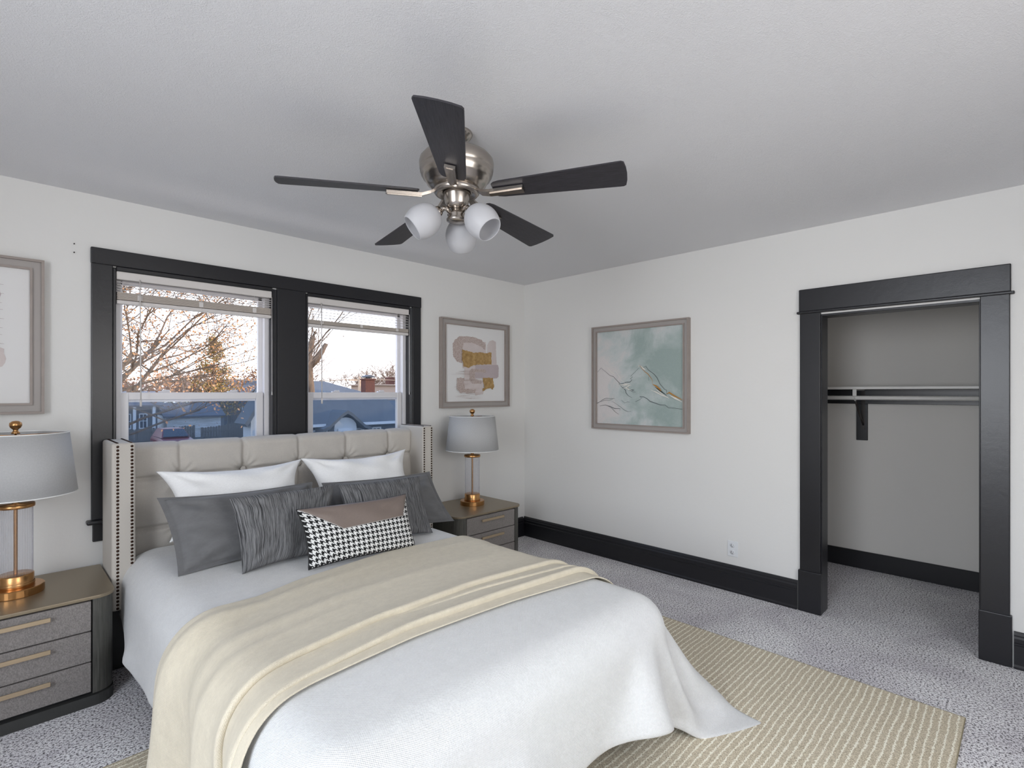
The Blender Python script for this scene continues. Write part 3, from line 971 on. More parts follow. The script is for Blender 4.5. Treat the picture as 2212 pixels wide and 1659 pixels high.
def table_lamp(x, y, z, label):
    root = empty('table_lamp', (x, y, z), label, 'lamp', 'bedside table lamps')
    MB().lathe([(0.0001, 0), (0.103, 0), (0.104, 0.003), (0.104, 0.034), (0.101, 0.037), (0.0001, 0.037)], (x, y, z), 48, smooth=False).build('base', M['gold'], root)
    MB().lathe([(0.066, 0.037), (0.066, 0.090), (0.063, 0.094), (0.0001, 0.094)], (x, y, z), 40).lathe([(0.068, 0.037), (0.070, 0.046), (0.068, 0.055)], (x, y, z), 40).build('glass_holder', M['gold'], root)
    MB().lathe([(0.061, 0.092), (0.061, 0.412)], (x, y, z), 216, flute=36, fl_amp=0.0016).build('glass_cylinder', M['lampglass'], root)
    MB().lathe([(0.0075, 0.09), (0.0075, 0.41)], (x, y, z), 16).build('stem', M['gold'], root)
    MB().lathe([(0.0001, 0.408), (0.068, 0.408), (0.070, 0.412), (0.070, 0.424), (0.067, 0.427), (0.014, 0.428), (0.013, 0.440), (0.013, 0.475), (0.016, 0.478), (0.016, 0.50), (0.0001, 0.50)], (x, y, z), 40).build('cap', M['gold'], root)
    s = MB().lathe([(0.228, 0.468), (0.196, 0.757)], (x, y, z), 72).build('lamp_shade', M['shade'], root)
    so = s.modifiers.new('t', 'SOLIDIFY'); so.thickness = 0.003
    MB().lathe([(0.196, 0.757), (0.1985, 0.759), (0.1975, 0.7615), (0.194, 0.7615), (0.193, 0.755)], (x, y, z), 72).build('shade_trim', M['shade_rim'], s)
    MB().lathe([(0.2275, 0.466), (0.2295, 0.468), (0.2292, 0.471), (0.226, 0.471)], (x, y, z), 72).build('shade_trim', M['shade_rim'], s)
    mb = MB()
    for k in range(3):
        a = 2 * PI * k / 3 + 0.4
        mb.tube([(x, y, z + 0.75), (x + 0.194 * math.cos(a), y + 0.194 * math.sin(a), z + 0.75)], 0.0022, 6)
    mb.tube([(x, y, z + 0.49), (x, y, z + 0.765)], 0.004, 8)
    mb.build('harp', M['gold'], root)
    MB().lathe([(0.0001, 0.755), (0.017, 0.757), (0.014, 0.765), (0.009, 0.772), (0.010, 0.778), (0.019, 0.786), (0.0235, 0.797), (0.022, 0.809), (0.012, 0.817), (0.0001, 0.819)], (x, y, z), 20).build('finial', M['gold'], root)
    return root
table_lamp(0.065, 3.40, 0.515, 'table lamp with gold base and grey drum shade, on the left nightstand')
table_lamp(2.905, 3.40, 0.505, 'table lamp with gold base and grey drum shade, on the corner nightstand')

# ------------------------------------------------------------------ bed
bed = empty('bed', (1.425, 3.48, 0), 'upholstered bed with tufted cream headboard and studded wings under the window', 'bed')
XH0, XH1, ZH0, ZH1 = 0.515, 2.34, 0.30, 1.175
SX = [0.513, 0.757, 1.100, 1.446, 1.788, 2.134, 2.345]
SZ = [0.42, 0.708, 0.988, 1.30]
def tuft(x, z):
    x += 0.0
    dx = min(abs(x - s) for s in SX[1:-1])
    dz = min(abs(z - s) for s in SZ[:-1])
    h = 0.030
    h -= 0.020 * math.exp(-(dx / 0.012) ** 2) * (1.0 if z > 0.30 else 0)
    h -= 0.018 * math.exp(-(dz / 0.012) ** 2)
    h += 0.008 * (1 - math.exp(-(dx / 0.06) ** 2)) * (1 - math.exp(-(dz / 0.06) ** 2))
    for sx in SX[1:-1]:
        for sz in (0.708, 0.988):
            r = math.hypot(x - sx, z - sz)
            if r < 0.25:
                a = math.atan2(z - sz, x - sx)
                h -= 0.030 * math.exp(-(r / 0.035) ** 2)
                h += 0.0045 * math.exp(-((r - 0.055) / 0.04) ** 2) * math.cos(a * 11 + sx * 9)
    ed = min(x - XH0, XH1 - x)
    h -= 0.014 * math.exp(-(ed / 0.015) ** 2)
    return h
def hb_pt(u, v):
    x = XH0 + (XH1 - XH0) * u
    if v < 0.86:
        z = ZH0 + (ZH1 - 0.035 - ZH0) * (v / 0.86)
        return Vector((x, 3.505 - tuft(x, z), z))
    a = (v - 0.86) / 0.14 * PI / 2
    tt = tuft(x, ZH1 - 0.035)
    return Vector((x, 3.505 + 0.045 - (tt + 0.045) * math.cos(a), ZH1 - 0.035 + (0.037 + tt * 0.25) * math.sin(a)))
mb = MB()
mb.grid(hb_pt, 260, 150, uvs=(1.8, 0.9), flip=False)
o = mb.build('headboard_panel', M['linen'], bed)
o = MB().box(XH0, XH1, 3.52, 3.645, ZH0, ZH1 - 0.006, 0.01, 2).build('headboard_back', M['linen'], bed)
for sx in SX[1:-1]:
    for sz in (0.708, 0.988):
        MB().sphere((sx, 3.497, sz), 0.017, 1, 0.45, 1, 16, 8).build('tufted_button', M['button'], bed)
for x0, x1, nx in ((0.418, 0.520, (0.443, 0.503)), (2.334, 2.436, (2.349, 2.417))):
    MB().box(x0, x1, 3.32, 3.648, 0.34, 1.205, 0.014, 4).build('headboard_wing', M['linen'], bed)
    for xx in nx:
        mb = MB()
        zz = 0.355
        while zz < 1.197:
            mb.sphere((xx, 3.3195, zz), 0.0068, 1, 0.55, 1, 8, 5)
            zz += 0.0185
        yy = 3.335
        while yy < 3.64:
            mb.sphere((xx, yy, 1.2055), 0.0068, 1, 1, 0.55, 8, 5)
            yy += 0.0185
        mb.build('nailhead_trim', M['nail'], bed, 'line of dark bronze nailheads')
for x0 in (0.43, 2.35):
    MB().box(x0, x0 + 0.08, 3.42, 3.62, 0.0, 0.345, 0.004).build('leg', M['leg'], bed)
for x0, y0 in ((0.66, 1.2), (1.92, 1.2)):
    MB().box(x0, x0 + 0.06, y0, y0 + 0.06, 0.0105, 0.2, 0.004).build('leg', M['leg'], bed)
MB().box(0.60, 2.02, 1.14, 3.44, 0.16, 0.30, 0.01).build('bed_base', M['leg'], bed)
MB().box(0.60, 2.02, 1.14, 3.44, 0.30, 0.545, 0.06, 4).build('mattress', M['duvet'], bed)

# ------------------------------------------------------------------ cloth: duvet and throw settle under gravity
def cloth_links(nx, ny, P, ks=1.0, kb=0.25, shear=0.6):
    idx = np.arange(nx * ny).reshape(nx, ny)
    groups = []
    def add(a, b_, k):
        a = a.ravel(); b_ = b_.ravel()
        if len(a):
            groups.append((a, b_, np.linalg.norm(P[a] - P[b_], axis=1), k))
    for par in (0, 1):
        add(idx[par:-1:2, :], idx[par + 1::2, :], ks)
        add(idx[:, par:-1:2], idx[:, par + 1::2], ks)
    for pi in (0, 1):
        add(idx[pi:-1:2, :-1], idx[pi + 1::2, 1:], shear)
        add(idx[pi:-1:2, 1:], idx[pi + 1::2, :-1], shear)
    for d, k in ((2, kb), (4, kb * 0.6)):
        for off in range(2 * d):
            a = [i for i in range(nx - d) if i % (2 * d) == off]
            if a: add(idx[a, :], idx[[i + d for i in a], :], k)
            a = [i for i in range(ny - d) if i % (2 * d) == off]
            if a: add(idx[:, a], idx[:, [i + d for i in a]], k)
    return groups

def relax(P, groups, pinned, collide, steps, iters, g=9.8, dt=1 / 60, damp=0.985, fric=0.6):
    V = np.zeros_like(P)
    P0 = P.copy()
    for s_ in range(steps):
        V[:, 2] -= g * dt
        V *= damp
        sp_ = np.linalg.norm(V, axis=1, keepdims=True)
        V *= np.minimum(1, 1.6 / np.maximum(sp_, 1e-6))
        Q = P + V * dt
        for it in range(iters):
            for a, b_, r, k in groups:
                d = Q[b_] - Q[a]
                L = np.linalg.norm(d, axis=1)
                c_ = ((L - r) / np.maximum(L, 1e-9) * 0.5 * k)[:, None] * d
                Q[a] += c_
                Q[b_] -= c_
            if it % 3 == 2 or it == iters - 1:
                Q, hit = collide(Q, P)
            if pinned is not None:
                Q[pinned] = P0[pinned]
        V = (Q - P) / dt
        V[hit] *= (1 - fric)
        P = Q
    return P

def box_collide(cn, hf, r, off, floor=0.012, caps=()):
    cn = np.array(cn); hf = np.array(hf)
    def f(Q, P):
        p = Q - cn
        q = np.abs(p) - (hf - r)
        qp = np.maximum(q, 0)
        d = np.linalg.norm(qp, axis=1)
        dist = d + np.minimum(q.max(axis=1), 0) - r - off
        nrm = qp / np.maximum(d, 1e-9)[:, None] * np.sign(p)
        ins = d < 1e-7
        nrm[ins] = (0, 0, 1)
        hit = dist < 0
        mv = np.where(ins, (cn[2] + hf[2] + off) - Q[:, 2], -dist)
        Q[hit] += nrm[hit] * mv[hit][:, None]
        for A_, B_, rc_ in caps:
            A_ = np.array(A_); B_ = np.array(B_); ab = B_ - A_
            tt_ = np.clip(((Q - A_) @ ab) / (ab @ ab), 0, 1)
            cp = A_ + tt_[:, None] * ab
            dv = Q - cp
            dl = np.linalg.norm(dv, axis=1)
            hh = dl < rc_ + off
            Q[hh] = cp[hh] + dv[hh] / np.maximum(dl[hh], 1e-6)[:, None] * (rc_ + off)
            hit |= hh
        fl = Q[:, 2] < floor
        Q[fl, 2] = floor
        # tangential drag where it touches
        h2 = hit | fl
        Q[h2] = Q[h2] - (Q[h2] - P[h2]) * np.array([0.25, 0.25, 0.0])
        return Q, h2
    return f

def grid_to_object(name, P, nx, ny, mat, uv_scale, parent=None, thick=0.02, sub=1, off=-1):
    me = bpy.data.meshes.new(name)
    idx = np.arange(nx * ny).reshape(nx, ny)
    faces = [(int(idx[i, j]), int(idx[i, j + 1]), int(idx[i + 1, j + 1]), int(idx[i + 1, j])) for i in range(nx - 1) for j in range(ny - 1)]
    me.from_pydata([tuple(map(float, p)) for p in P], [], faces)
    uvl = me.uv_layers.new(name='UVMap')
    k = 0
    for i in range(nx - 1):
        for j in range(ny - 1):
            for a_, b_ in ((i, j), (i, j + 1), (i + 1, j + 1), (i + 1, j)):
                uvl.data[k].uv = (a_ * uv_scale, b_ * uv_scale)
                k += 1
    for p in me.polygons:
        p.use_smooth = True
    me.materials.append(mat)
    o = bpy.data.objects.new(name, me)
    col.objects.link(o)
    s_ = o.modifiers.new('thick', 'SOLIDIFY')
    s_.thickness = thick
    s_.offset = off
    mod_subsurf(o, sub)
    return o

rs = np.random.RandomState(4)
DS = 0.036
nx, ny = 68, 80
ii, jj = np.meshgrid(np.arange(nx), np.arange(ny), indexing='ij')
Pd = np.zeros((nx, ny, 3))
u_ = ii / (nx - 1); v_ = jj / (ny - 1)
foot = np.clip((v_ - 0.55) / 0.45, 0, 1)
xl = 0.12 + 0.10 * np.clip((0.22 - v_) / 0.22, 0, 1)
xr = 2.42 + 0.17 * foot ** 2
Pd[..., 0] = xl + (xr - xl) * u_
yb = 0.80 - 0.07 * np.clip((u_ - 0.6) / 0.4, 0, 1) ** 1.5
Pd[..., 1] = 3.42 + (yb - 3.42) * v_
Pd[..., 2] = 0.665 + 0.006 * np.sin(ii * 0.55 + 1.3 * np.sin(jj * 0.13)) * np.cos(jj * 0.31)
Pd = Pd.reshape(-1, 3)
Pd[:, 2] += rs.uniform(-0.004, 0.004, len(Pd))
grp = cloth_links(nx, ny, Pd, 0.95, 0.22, 0.5)
ids = np.arange(nx * ny).reshape(nx, ny)
pin = ids[12:54, 0:2].ravel()
Pd[ids[:, 0:2].ravel(), 2] = 0.612
colf = box_collide((1.2675, 2.32, 0.33), (0.7775, 1.215, 0.245), 0.11, 0.032, caps=(
    ((1.93, 1.26, 0.46), (2.36, 1.05, 0.00), 0.045),
    ((2.00, 1.60, 0.48), (2.13, 1.56, 0.00), 0.03),
    ((1.78, 1.14, 0.42), (1.80, 0.99, 0.08), 0.05),
    ((1.10, 1.16, 0.42), (1.12, 1.02, 0.10), 0.05),
    ((0.55, 2.95, 0.40), (0.47, 2.97, 0.20), 0.035),
    ((0.55, 2.60, 0.40), (0.49, 2.58, 0.20), 0.02)))
Pd = relax(Pd, grp, pin, colf, 170, 9, fric=0.45)
duvet = grid_to_object('duvet', Pd, nx, ny, M['duvet'], 0.02, thick=0.022)
setp(duvet, 'white woven duvet covering the bed and trailing on the rug at the foot', 'duvet')

# throw
tx, ty = 80, 40
ii, jj = np.meshgrid(np.arange(tx), np.arange(ty), indexing='ij')
f = ii / (tx - 1)
gpos = jj / (ty - 1)
Pt = np.zeros((tx, ty, 3))
x0_ = 0.27 - 0.25 * np.clip(gpos / 0.35, 0, 1) ** 0.8 + 0.02 * np.sin(gpos * 9)
Pt[..., 0] = x0_ + (2.42 - x0_) * f
X_ = Pt[..., 0]
ytop = np.interp(X_, [0, 0.3, 0.4, 0.56, 0.97, 1.45, 1.9, 2.42], [1.95, 2.03, 2.08, 2.18, 2.37, 2.45, 2.39, 2.28])
ybot = np.interp(X_, [0, 0.3, 0.4, 0.51, 0.73, 1.05, 1.47, 1.87, 1.97, 2.42], [1.08, 1.19, 1.27, 1.37, 1.49, 1.53, 1.50, 1.41, 1.35, 1.18])
Pt[..., 1] = ytop + (ybot - ytop) * gpos
Pt[..., 2] = 0.68
Pt = Pt.reshape(-1, 3)
rest_groups = cloth_links(tx, ty, Pt, 0.9, 0.12, 0.4)
dfaces = [tuple(p.vertices) for p in duvet.data.polygons]
bvh = BVHTree.FromPolygons([tuple(p) for p in Pd], dfaces)
# which way the duvet normals point
_, nn, _, _ = bvh.find_nearest(Vector((1.3, 2.0, 1.0)))
sg = 1 if nn.z > 0 else -1
state = {'k': 0, 'cache': None}
def throw_collide(Q, P):
    n = len(Q)
    state['k'] += 1
    if state['k'] % 3 == 1 or state['cache'] is None:
        C_ = np.zeros((n, 3)); N_ = np.zeros((n, 3))
        for i_ in range(n):
            co, no, _, dist = bvh.find_nearest(Vector(Q[i_]))
            C_[i_] = co; N_[i_] = no
        state['cache'] = (C_, N_ * sg)
    C_, N_ = state['cache']
    d = ((Q - C_) * N_).sum(axis=1)
    tang = np.linalg.norm((Q - C_) - d[:, None] * N_, axis=1)
    hit = (d < 0.011) & (tang < 0.06)
    Q[hit] += N_[hit] * (0.011 - d[hit])[:, None]
    fl = Q[:, 2] < 0.02
    Q[fl, 2] = 0.02
    h2 = hit | fl
    Q[h2] = Q[h2] - (Q[h2] - P[h2]) * np.array([0.5, 0.5, 0.0])
    return Q, h2
Pt = relax(Pt, rest_groups, None, throw_collide, 120, 6, fric=0.8)
# finer sheet with the folds laid in: gentle rise towards the crest, then a drop on the side of the foot
sub = 4
ty2 = (ty - 1) * sub + 1
G = Pt.reshape(tx, ty, 3)
xs_ = np.linspace(0, ty - 1, ty2)
a_i = np.minimum(xs_.astype(int), ty - 2); fr = (xs_ - a_i)[None, :, None]
G2 = G[:, a_i] * (1 - fr) + G[:, a_i + 1] * fr
for _ in range(2):
    G2[:, 1:-1] = (G2[:, :-2] + 2 * G2[:, 1:-1] + G2[:, 2:]) / 4
du = np.gradient(G2, axis=0); dv = np.gradient(G2, axis=1)
Nn = np.cross(du, dv); Nn /= np.linalg.norm(Nn, axis=2, keepdims=True)
Nn *= np.sign(Nn[tx // 2, ty2 // 2, 2])
tv = dv / np.linalg.norm(dv, axis=2, keepdims=True)
fi_ = (np.arange(tx) / (tx - 1))[:, None]
gg = np.linspace(0, 1, ty2)[None, :]
h = np.zeros((tx, ty2)); sh = np.zeros((tx, ty2))
W_ = 0.92
def fold(gk, A, w, ov=0.014, sharp=0.010):
    d = (gk - gg) * W_                      # metres, positive towards the head
    rise = np.where(d >= 0, np.exp(-d / w), 0)
    drop = np.where(d < 0, np.clip(1 + d / sharp, 0, 1), 0)
    return A * (rise + drop), np.where(d >= 0, np.exp(-d / 0.03), drop) * ov * (A > 0)
w_in = lambda a, b_: np.clip((fi_ - a) / max(b_ - a, 1e-6), 0, 1)
for gk, A, w in (
        (0.735 + 0.02 * np.sin(fi_ * 5) + 0.05 * np.clip(0.35 - fi_, 0, 1), 0.024 * (0.55 + 0.45 * np.sin(fi_ * 3.0 + 0.2)) * (1 - 0.5 * w_in(0.8, 1.0)), 0.075),
        (0.90 - 0.02 * np.sin(fi_ * 7 + 1) + 0.05 * (1 - w_in(0.2, 0.45)) - 0.02 * w_in(0.6, 0.9), 0.026 * w_in(0.16, 0.45), 0.055),
        (0.815 - 0.10 * (0.75 - fi_), 0.010 * w_in(0.45, 0.6), 0.03)):
    a_, b_ = fold(gk, A * np.ones_like(gk), w)
    h += a_; sh += b_
h += 0.012 * np.exp(-((gg - 0.12 - 0.03 * fi_) / 0.045) ** 2) * (0.6 + 0.4 * np.sin(fi_ * 6 + 1))
h += 0.009 * np.exp(-((gg - 0.36 - 0.10 * fi_) / 0.05) ** 2) * (0.5 + 0.5 * np.sin(fi_ * 5))
h += 0.008 * np.exp(-((gg - 0.55 + 0.08 * fi_) / 0.035) ** 2) * (0.5 + 0.5 * np.sin(fi_ * 4 + 2))
hang = np.clip((0.27 - fi_) / 0.27, 0, 1) ** 1.1
h += hang * 0.050 * (1 + np.sin(2 * PI * (2.3 * gg ** 1.2 + 0.30 * fi_) + 0.4)) ** 1.4 * 0.75
h += hang * 0.007 * (1 + np.sin(2 * PI * (5.3 * gg + 0.1) + 1.2))
hang2 = np.clip((fi_ - 0.86) / 0.14, 0, 1)
h += hang2 * 0.012 * (1 + np.sin(2 * PI * 4.3 * gg + 0.8))
edge_in = np.clip(gg / 0.02, 0, 1) * 1.0
G2 = G2 + Nn * (h * edge_in)[..., None] + tv * (sh * (1 - hang * 0.6))[..., None]
fb = np.clip((0.25 - fi_) / 0.25, 0, 1)
Pt2 = G2.reshape(-1, 3)
throw = grid_to_object('throw_blanket', Pt2, tx, ty2, M['throw'], 0.02, thick=0.006, off=1)
# even thread scale: the cross direction is sampled finer than the long one
for d_ in throw.data.uv_layers[0].data:
    d_.uv = (d_.uv[0], d_.uv[1] / 4.2)
setp(throw, 'beige woven throw laid in folds across the white duvet', 'throw blanket')

# ------------------------------------------------------------------ pillows
def pillow(name, BL, BR, TL, TR, thick, mat, label, cat, group=None, k=0.07, flange=0.0, p=2.4, seed=1, piping=None, wr=0.006, n=44, rim_mat=None):
    BL, BR, TL, TR = map(Vector, (BL, BR, TL, TR))
    C_ = (BL + BR + TL + TR) / 4
    nrm = ((BR - BL).cross(TL - BL)).normalized()
    if nrm.y > 0: nrm = -nrm
    rnd = random.Random(seed)
    ph = [rnd.uniform(0, 6.28) for _ in range(8)]
    def edge(u, v):
        # u,v in -1..1, edges bow inwards between pointed corners
        x = u * (1 - k * (1 - v * v) * (0.4 + 0.6 * abs(u)))
        y = v * (1 - k * 1.25 * (1 - u * u) * (0.4 + 0.6 * abs(v)))
        y += 0.012 * math.sin(3 * u + ph[0]) * abs(v)
        s, t = (x + 1) / 2, (y + 1) / 2
        return BL * (1 - s) * (1 - t) + BR * s * (1 - t) + TL * (1 - s) * t + TR * s * t
    def prof(u, v):
        fu, fv = min(1, abs(u) / (1 - flange)), min(1, abs(v) / (1 - flange))
        a = max(0.0, (1 - fu ** p)) * max(0.0, (1 - fv ** p))
        h = thick * a ** 0.42
        w_ = wr * (math.sin(7 * u + 3 * v + ph[1]) * math.sin(5 * v - 2 * u + ph[2]) + 0.6 * math.sin(13 * u * v + ph[3]))
        # creases radiating from the corners
        for cu, cv, q in ((-1, -1, ph[4]), (1, -1, ph[5]), (-1, 1, ph[6]), (1, 1, ph[7])):
            du, dv = (u - cu), (v - cv)
            r = math.hypot(du, dv)
            an = math.atan2(dv * cv, du * cu)
            w_ += wr * 1.1 * math.exp(-((r - 0.45) / 0.3) ** 2) * math.sin(an * 9 + q)
        return h + w_ * min(1, a * 3)
    def fn(sgn):
        def g(uu, vv):
            # spacing denser to the seam
            u = math.sin((uu - 0.5) * PI); v = math.sin((vv - 0.5) * PI)
            u = 0.6 * u + 0.4 * (2 * uu - 1); v = 0.6 * v + 0.4 * (2 * vv - 1)
            sag = nrm * (0.010 * math.sin(2.5 * u + ph[3]) * (abs(v) ** 3))
            return edge(u, v) + sag + nrm * sgn * prof(u, v) * (1.0 if sgn > 0 else 0.8)
        return g
    def uvfix(mb_):
        pass
    mb = MB()
    mb.grid(fn(1), n, n)
    mb.grid(fn(-1), n, n)
    # uv follows the spaced parameter
    for fce in mb.bm.faces:
        for lp in fce.loops:
            a_, b_ = lp[mb.uv].uv
            sa = 0.6 * math.sin((a_ - 0.5) * PI) + 0.4 * (2 * a_ - 1)
            sb = 0.6 * math.sin((b_ - 0.5) * PI) + 0.4 * (2 * b_ - 1)
            lp[mb.uv].uv = ((sa + 1) / 2, (sb + 1) / 2)
    bmesh.ops.remove_doubles(mb.bm, verts=mb.bm.verts, dist=1e-5)
    o = mb.build(name, mat)
    setp(o, label, cat, group)
    if piping:
        pts = []
        for a_, c_ in (((-1, -1), (1, -1)), ((1, -1), (1, 1)), ((1, 1), (-1, 1)), ((-1, 1), (-1, -1))):
            for i in range(24):
                f_ = i / 24
                u, v = a_[0] + (c_[0] - a_[0]) * f_, a_[1] + (c_[1] - a_[1]) * f_
                pts.append(edge(u, v) + nrm * (0.010 * math.sin(2.5 * u + ph[3]) * (abs(v) ** 3)))
        MB().tube(pts, 0.0035, 6, closed=True).build('piping', piping, o, 'dark piping')
    o_fn = lambda u, v, d: edge(u, v) + nrm * (0.010 * math.sin(2.5 * u + ph[3]) * (abs(v) ** 3)) + nrm * (prof(u, v) + d)
    return o, o_fn

pillow('white_pillow', (0.62, 3.10, 0.70), (1.36, 3.10, 0.70), (0.60, 3.30, 1.045), (1.385, 3.30, 1.045), 0.10, M['white_pillow'],
       'white pillow against the headboard, the left one of two', 'pillow', 'white pillows against the headboard', seed=3, k=0.19, wr=0.009)
pillow('white_pillow', (1.40, 3.10, 0.70), (2.14, 3.10, 0.70), (1.372, 3.30, 1.045), (2.162, 3.30, 1.045), 0.10, M['white_pillow'],
       'white pillow against the headboard, the right one of two', 'pillow', 'white pillows against the headboard', seed=8, k=0.19, wr=0.009)
pillow('grey_pillow', (0.600, 2.80, 0.610), (1.30, 2.88, 0.615), (0.553, 3.00, 0.955), (1.335, 3.03, 0.930), 0.085, M['grey_pillow'],
       'plain dark grey pillow at the left end, behind a striped cushion', 'pillow', 'plain grey pillows behind the striped cushions', seed=5, k=0.05, flange=0.07, wr=0.010)
pillow('grey_pillow', (1.43, 2.93, 0.610), (2.225, 2.80, 0.585), (1.405, 3.06, 0.915), (2.235, 3.10, 0.890), 0.085, M['grey_pillow'],
       'plain dark grey pillow hanging over the bed edge towards the corner nightstand', 'pillow', 'plain grey pillows behind the striped cushions', seed=9, k=0.05, flange=0.07, wr=0.010)
pillow('striped_cushion', (0.825, 2.625, 0.612), (1.24, 2.68, 0.612), (0.808, 2.765, 0.955), (1.362, 2.79, 0.950), 0.072, M['stripe'],
       'black and grey striped cushion, left of the houndstooth cushion', 'cushion', 'striped cushions', seed=12, k=0.05)
pillow('striped_cushion', (1.41, 2.70, 0.612), (1.885, 2.58, 0.612), (1.385, 2.81, 0.942), (1.965, 2.84, 0.920), 0.072, M['stripe'],
       'black and grey striped cushion, partly behind the houndstooth cushion on its right', 'cushion', 'striped cushions', seed=14, k=0.05)
o, sf = pillow('lumbar_cushion', (1.058, 2.435, 0.622), (1.645, 2.405, 0.620), (1.038, 2.53, 0.895), (1.665, 2.53, 0.886), 0.052, M['hound'],
               'black and white houndstooth cushion with a taupe top flap, front of all pillows', 'cushion', seed=17, k=0.06, piping=M['piping'], wr=0.003)
def flap(uu, vv):
    # trapezoid from the top seam down
    vb = 0.10 + 0.08 * uu
    v = 0.985 + (vb - 0.985) * (1 - vv)
    fr = (0.985 - v) / (0.985 - vb)
    ul = -0.985 + 0.58 * fr
    ur = 0.985 - 0.17 * fr
    return sf(ul + (ur - ul) * uu, v, 0.003)
mb = MB(); mb.grid(flap, 40, 20)
fl_ = mb.build('flap', M['taupe'], o, 'plain taupe flap')
s_ = fl_.modifiers.new('t', 'SOLIDIFY'); s_.thickness = 0.003
mb = MB()
pts = [flap(0, 1 - i / 12) for i in range(13)] + [flap(i / 24, 0) for i in range(1, 25)] + [flap(1, i / 8) for i in range(1, 9)]
mb.tube([p + Vector((0, -0.002, 0)) for p in pts], 0.0018, 5)
mb.build('stitching', M['frame_in'], fl_)

# ------------------------------------------------------------------ rug
rg = MB()
rg.box(0.08, 3.08, 0.21, 2.55, 0.0005, 0.009, 0.003, 2)
rug = rg.build('area_rug', M['rug'])
setp(rug, 'beige woven rug with thin cream stripes under the bed', 'rug')
mb = MB()
mb.tube([(0.08, 0.21, 0.006), (3.08, 0.21, 0.006), (3.08, 2.55, 0.006), (0.08, 2.55, 0.006)], 0.004, 6, closed=True)
mb.build('edge_binding', M['rug_edge'], rug)

# ------------------------------------------------------------------ ceiling fan
M['fan_wood'] = simple('dark_fan_blade', srgb(40, 38, 42), 0.42, bscale=36, bstr=0.7, bdist=0.003, var=srgb(24, 22, 26), vscale=14, stretch=(1, 1, 1))
m, nt, b = nodes_of('fan_blade_wood')
v = tex_coord(nt, 'UV', (4, 90, 1))
n1 = noise(nt, v, 3.2, 4, 0.7, 0.3)
link(nt, ramp(nt, n1, [(0.35, srgb(30, 28, 32)), (0.65, srgb(56, 54, 60))]), b.inputs['Base Color'])
b.inputs['Roughness'].default_value = 0.42
bump(nt, n1, 0.3, 0.001, b)
M['fan_wood'] = m
m = bpy.data.materials.new('frosted_glass')
m.use_nodes = True
nt = m.node_tree
b = nt.nodes['Principled BSDF']
b.inputs['Base Color'].default_value = srgb(222, 222, 224)
b.inputs['Roughness'].default_value = 0.45
tl = nt.nodes.new('ShaderNodeBsdfTranslucent'); tl.inputs[0].default_value = (0.80, 0.80, 0.82, 1)
ms = nt.nodes.new('ShaderNodeMixShader'); ms.inputs[0].default_value = 0.5
out = nt.nodes['Material Output']
link(nt, b.outputs[0], ms.inputs[1]); link(nt, tl.outputs[0], ms.inputs[2]); link(nt, ms.outputs[0], out.inputs[0])
M['frost'] = m
M['bulb'] = simple('bulb_glass', srgb(225, 225, 222), 0.3)

def cam_frame(F, R):
    A = math.radians(45.1)
    return (F * math.cos(A) + R * math.sin(A), F * math.sin(A) - R * math.cos(A))
F0, R0 = 2.20, -0.235
fx, fy = cam_frame(F0, R0)
ZB = 1.47 + 0.840
RB = 0.703
fan = empty('ceiling_fan', (fx, fy, 2.57), 'five blade ceiling fan with dark wood blades, nickel motor and three frosted lights', 'fan')
c0 = (fx, fy, 0)
MB().lathe([(0.0001, 2.57), (0.066, 2.57), (0.068, 2.564), (0.064, 2.556), (0.050, 2.540), (0.032, 2.530), (0.020, 2.526), (0.0001, 2.525)], c0, 36).build('canopy', M['nickel'], fan)
MB().lathe([(0.0135, 2.53), (0.0135, 2.48)], c0, 20).lathe([(0.0001, 2.516), (0.026, 2.514), (0.030, 2.506), (0.024, 2.498), (0.034, 2.488), (0.045, 2.484)], c0, 28).build('downrod', M['nickel'], fan)
MB().lathe([(0.0001, 2.492), (0.060, 2.490), (0.110, 2.482), (0.142, 2.468), (0.155, 2.452), (0.158, 2.438), (0.156, 2.412), (0.152, 2.406), (0.154, 2.400), (0.149, 2.394),
            (0.150, 2.388), (0.142, 2.382), (0.143, 2.376), (0.134, 2.370), (0.126, 2.352), (0.108, 2.338), (0.090, 2.332), (0.0001, 2.332)], c0, 64).build('motor_housing', M['nickel'], fan)
MB().lathe([(0.060, 2.338), (0.090, 2.338), (0.097, 2.331), (0.097, 2.316), (0.090, 2.308), (0.080, 2.306), (0.072, 2.314), (0.060, 2.316)], c0, 48).build('flywheel_ring', M['nickel'], fan)
MB().lathe([(0.0001, 2.33), (0.058, 2.33), (0.057, 2.305), (0.052, 2.285), (0.049, 2.268), (0.044, 2.256), (0.034, 2.248), (0.0001, 2.246)], c0, 40).build('switch_housing', M['nickel'], fan)
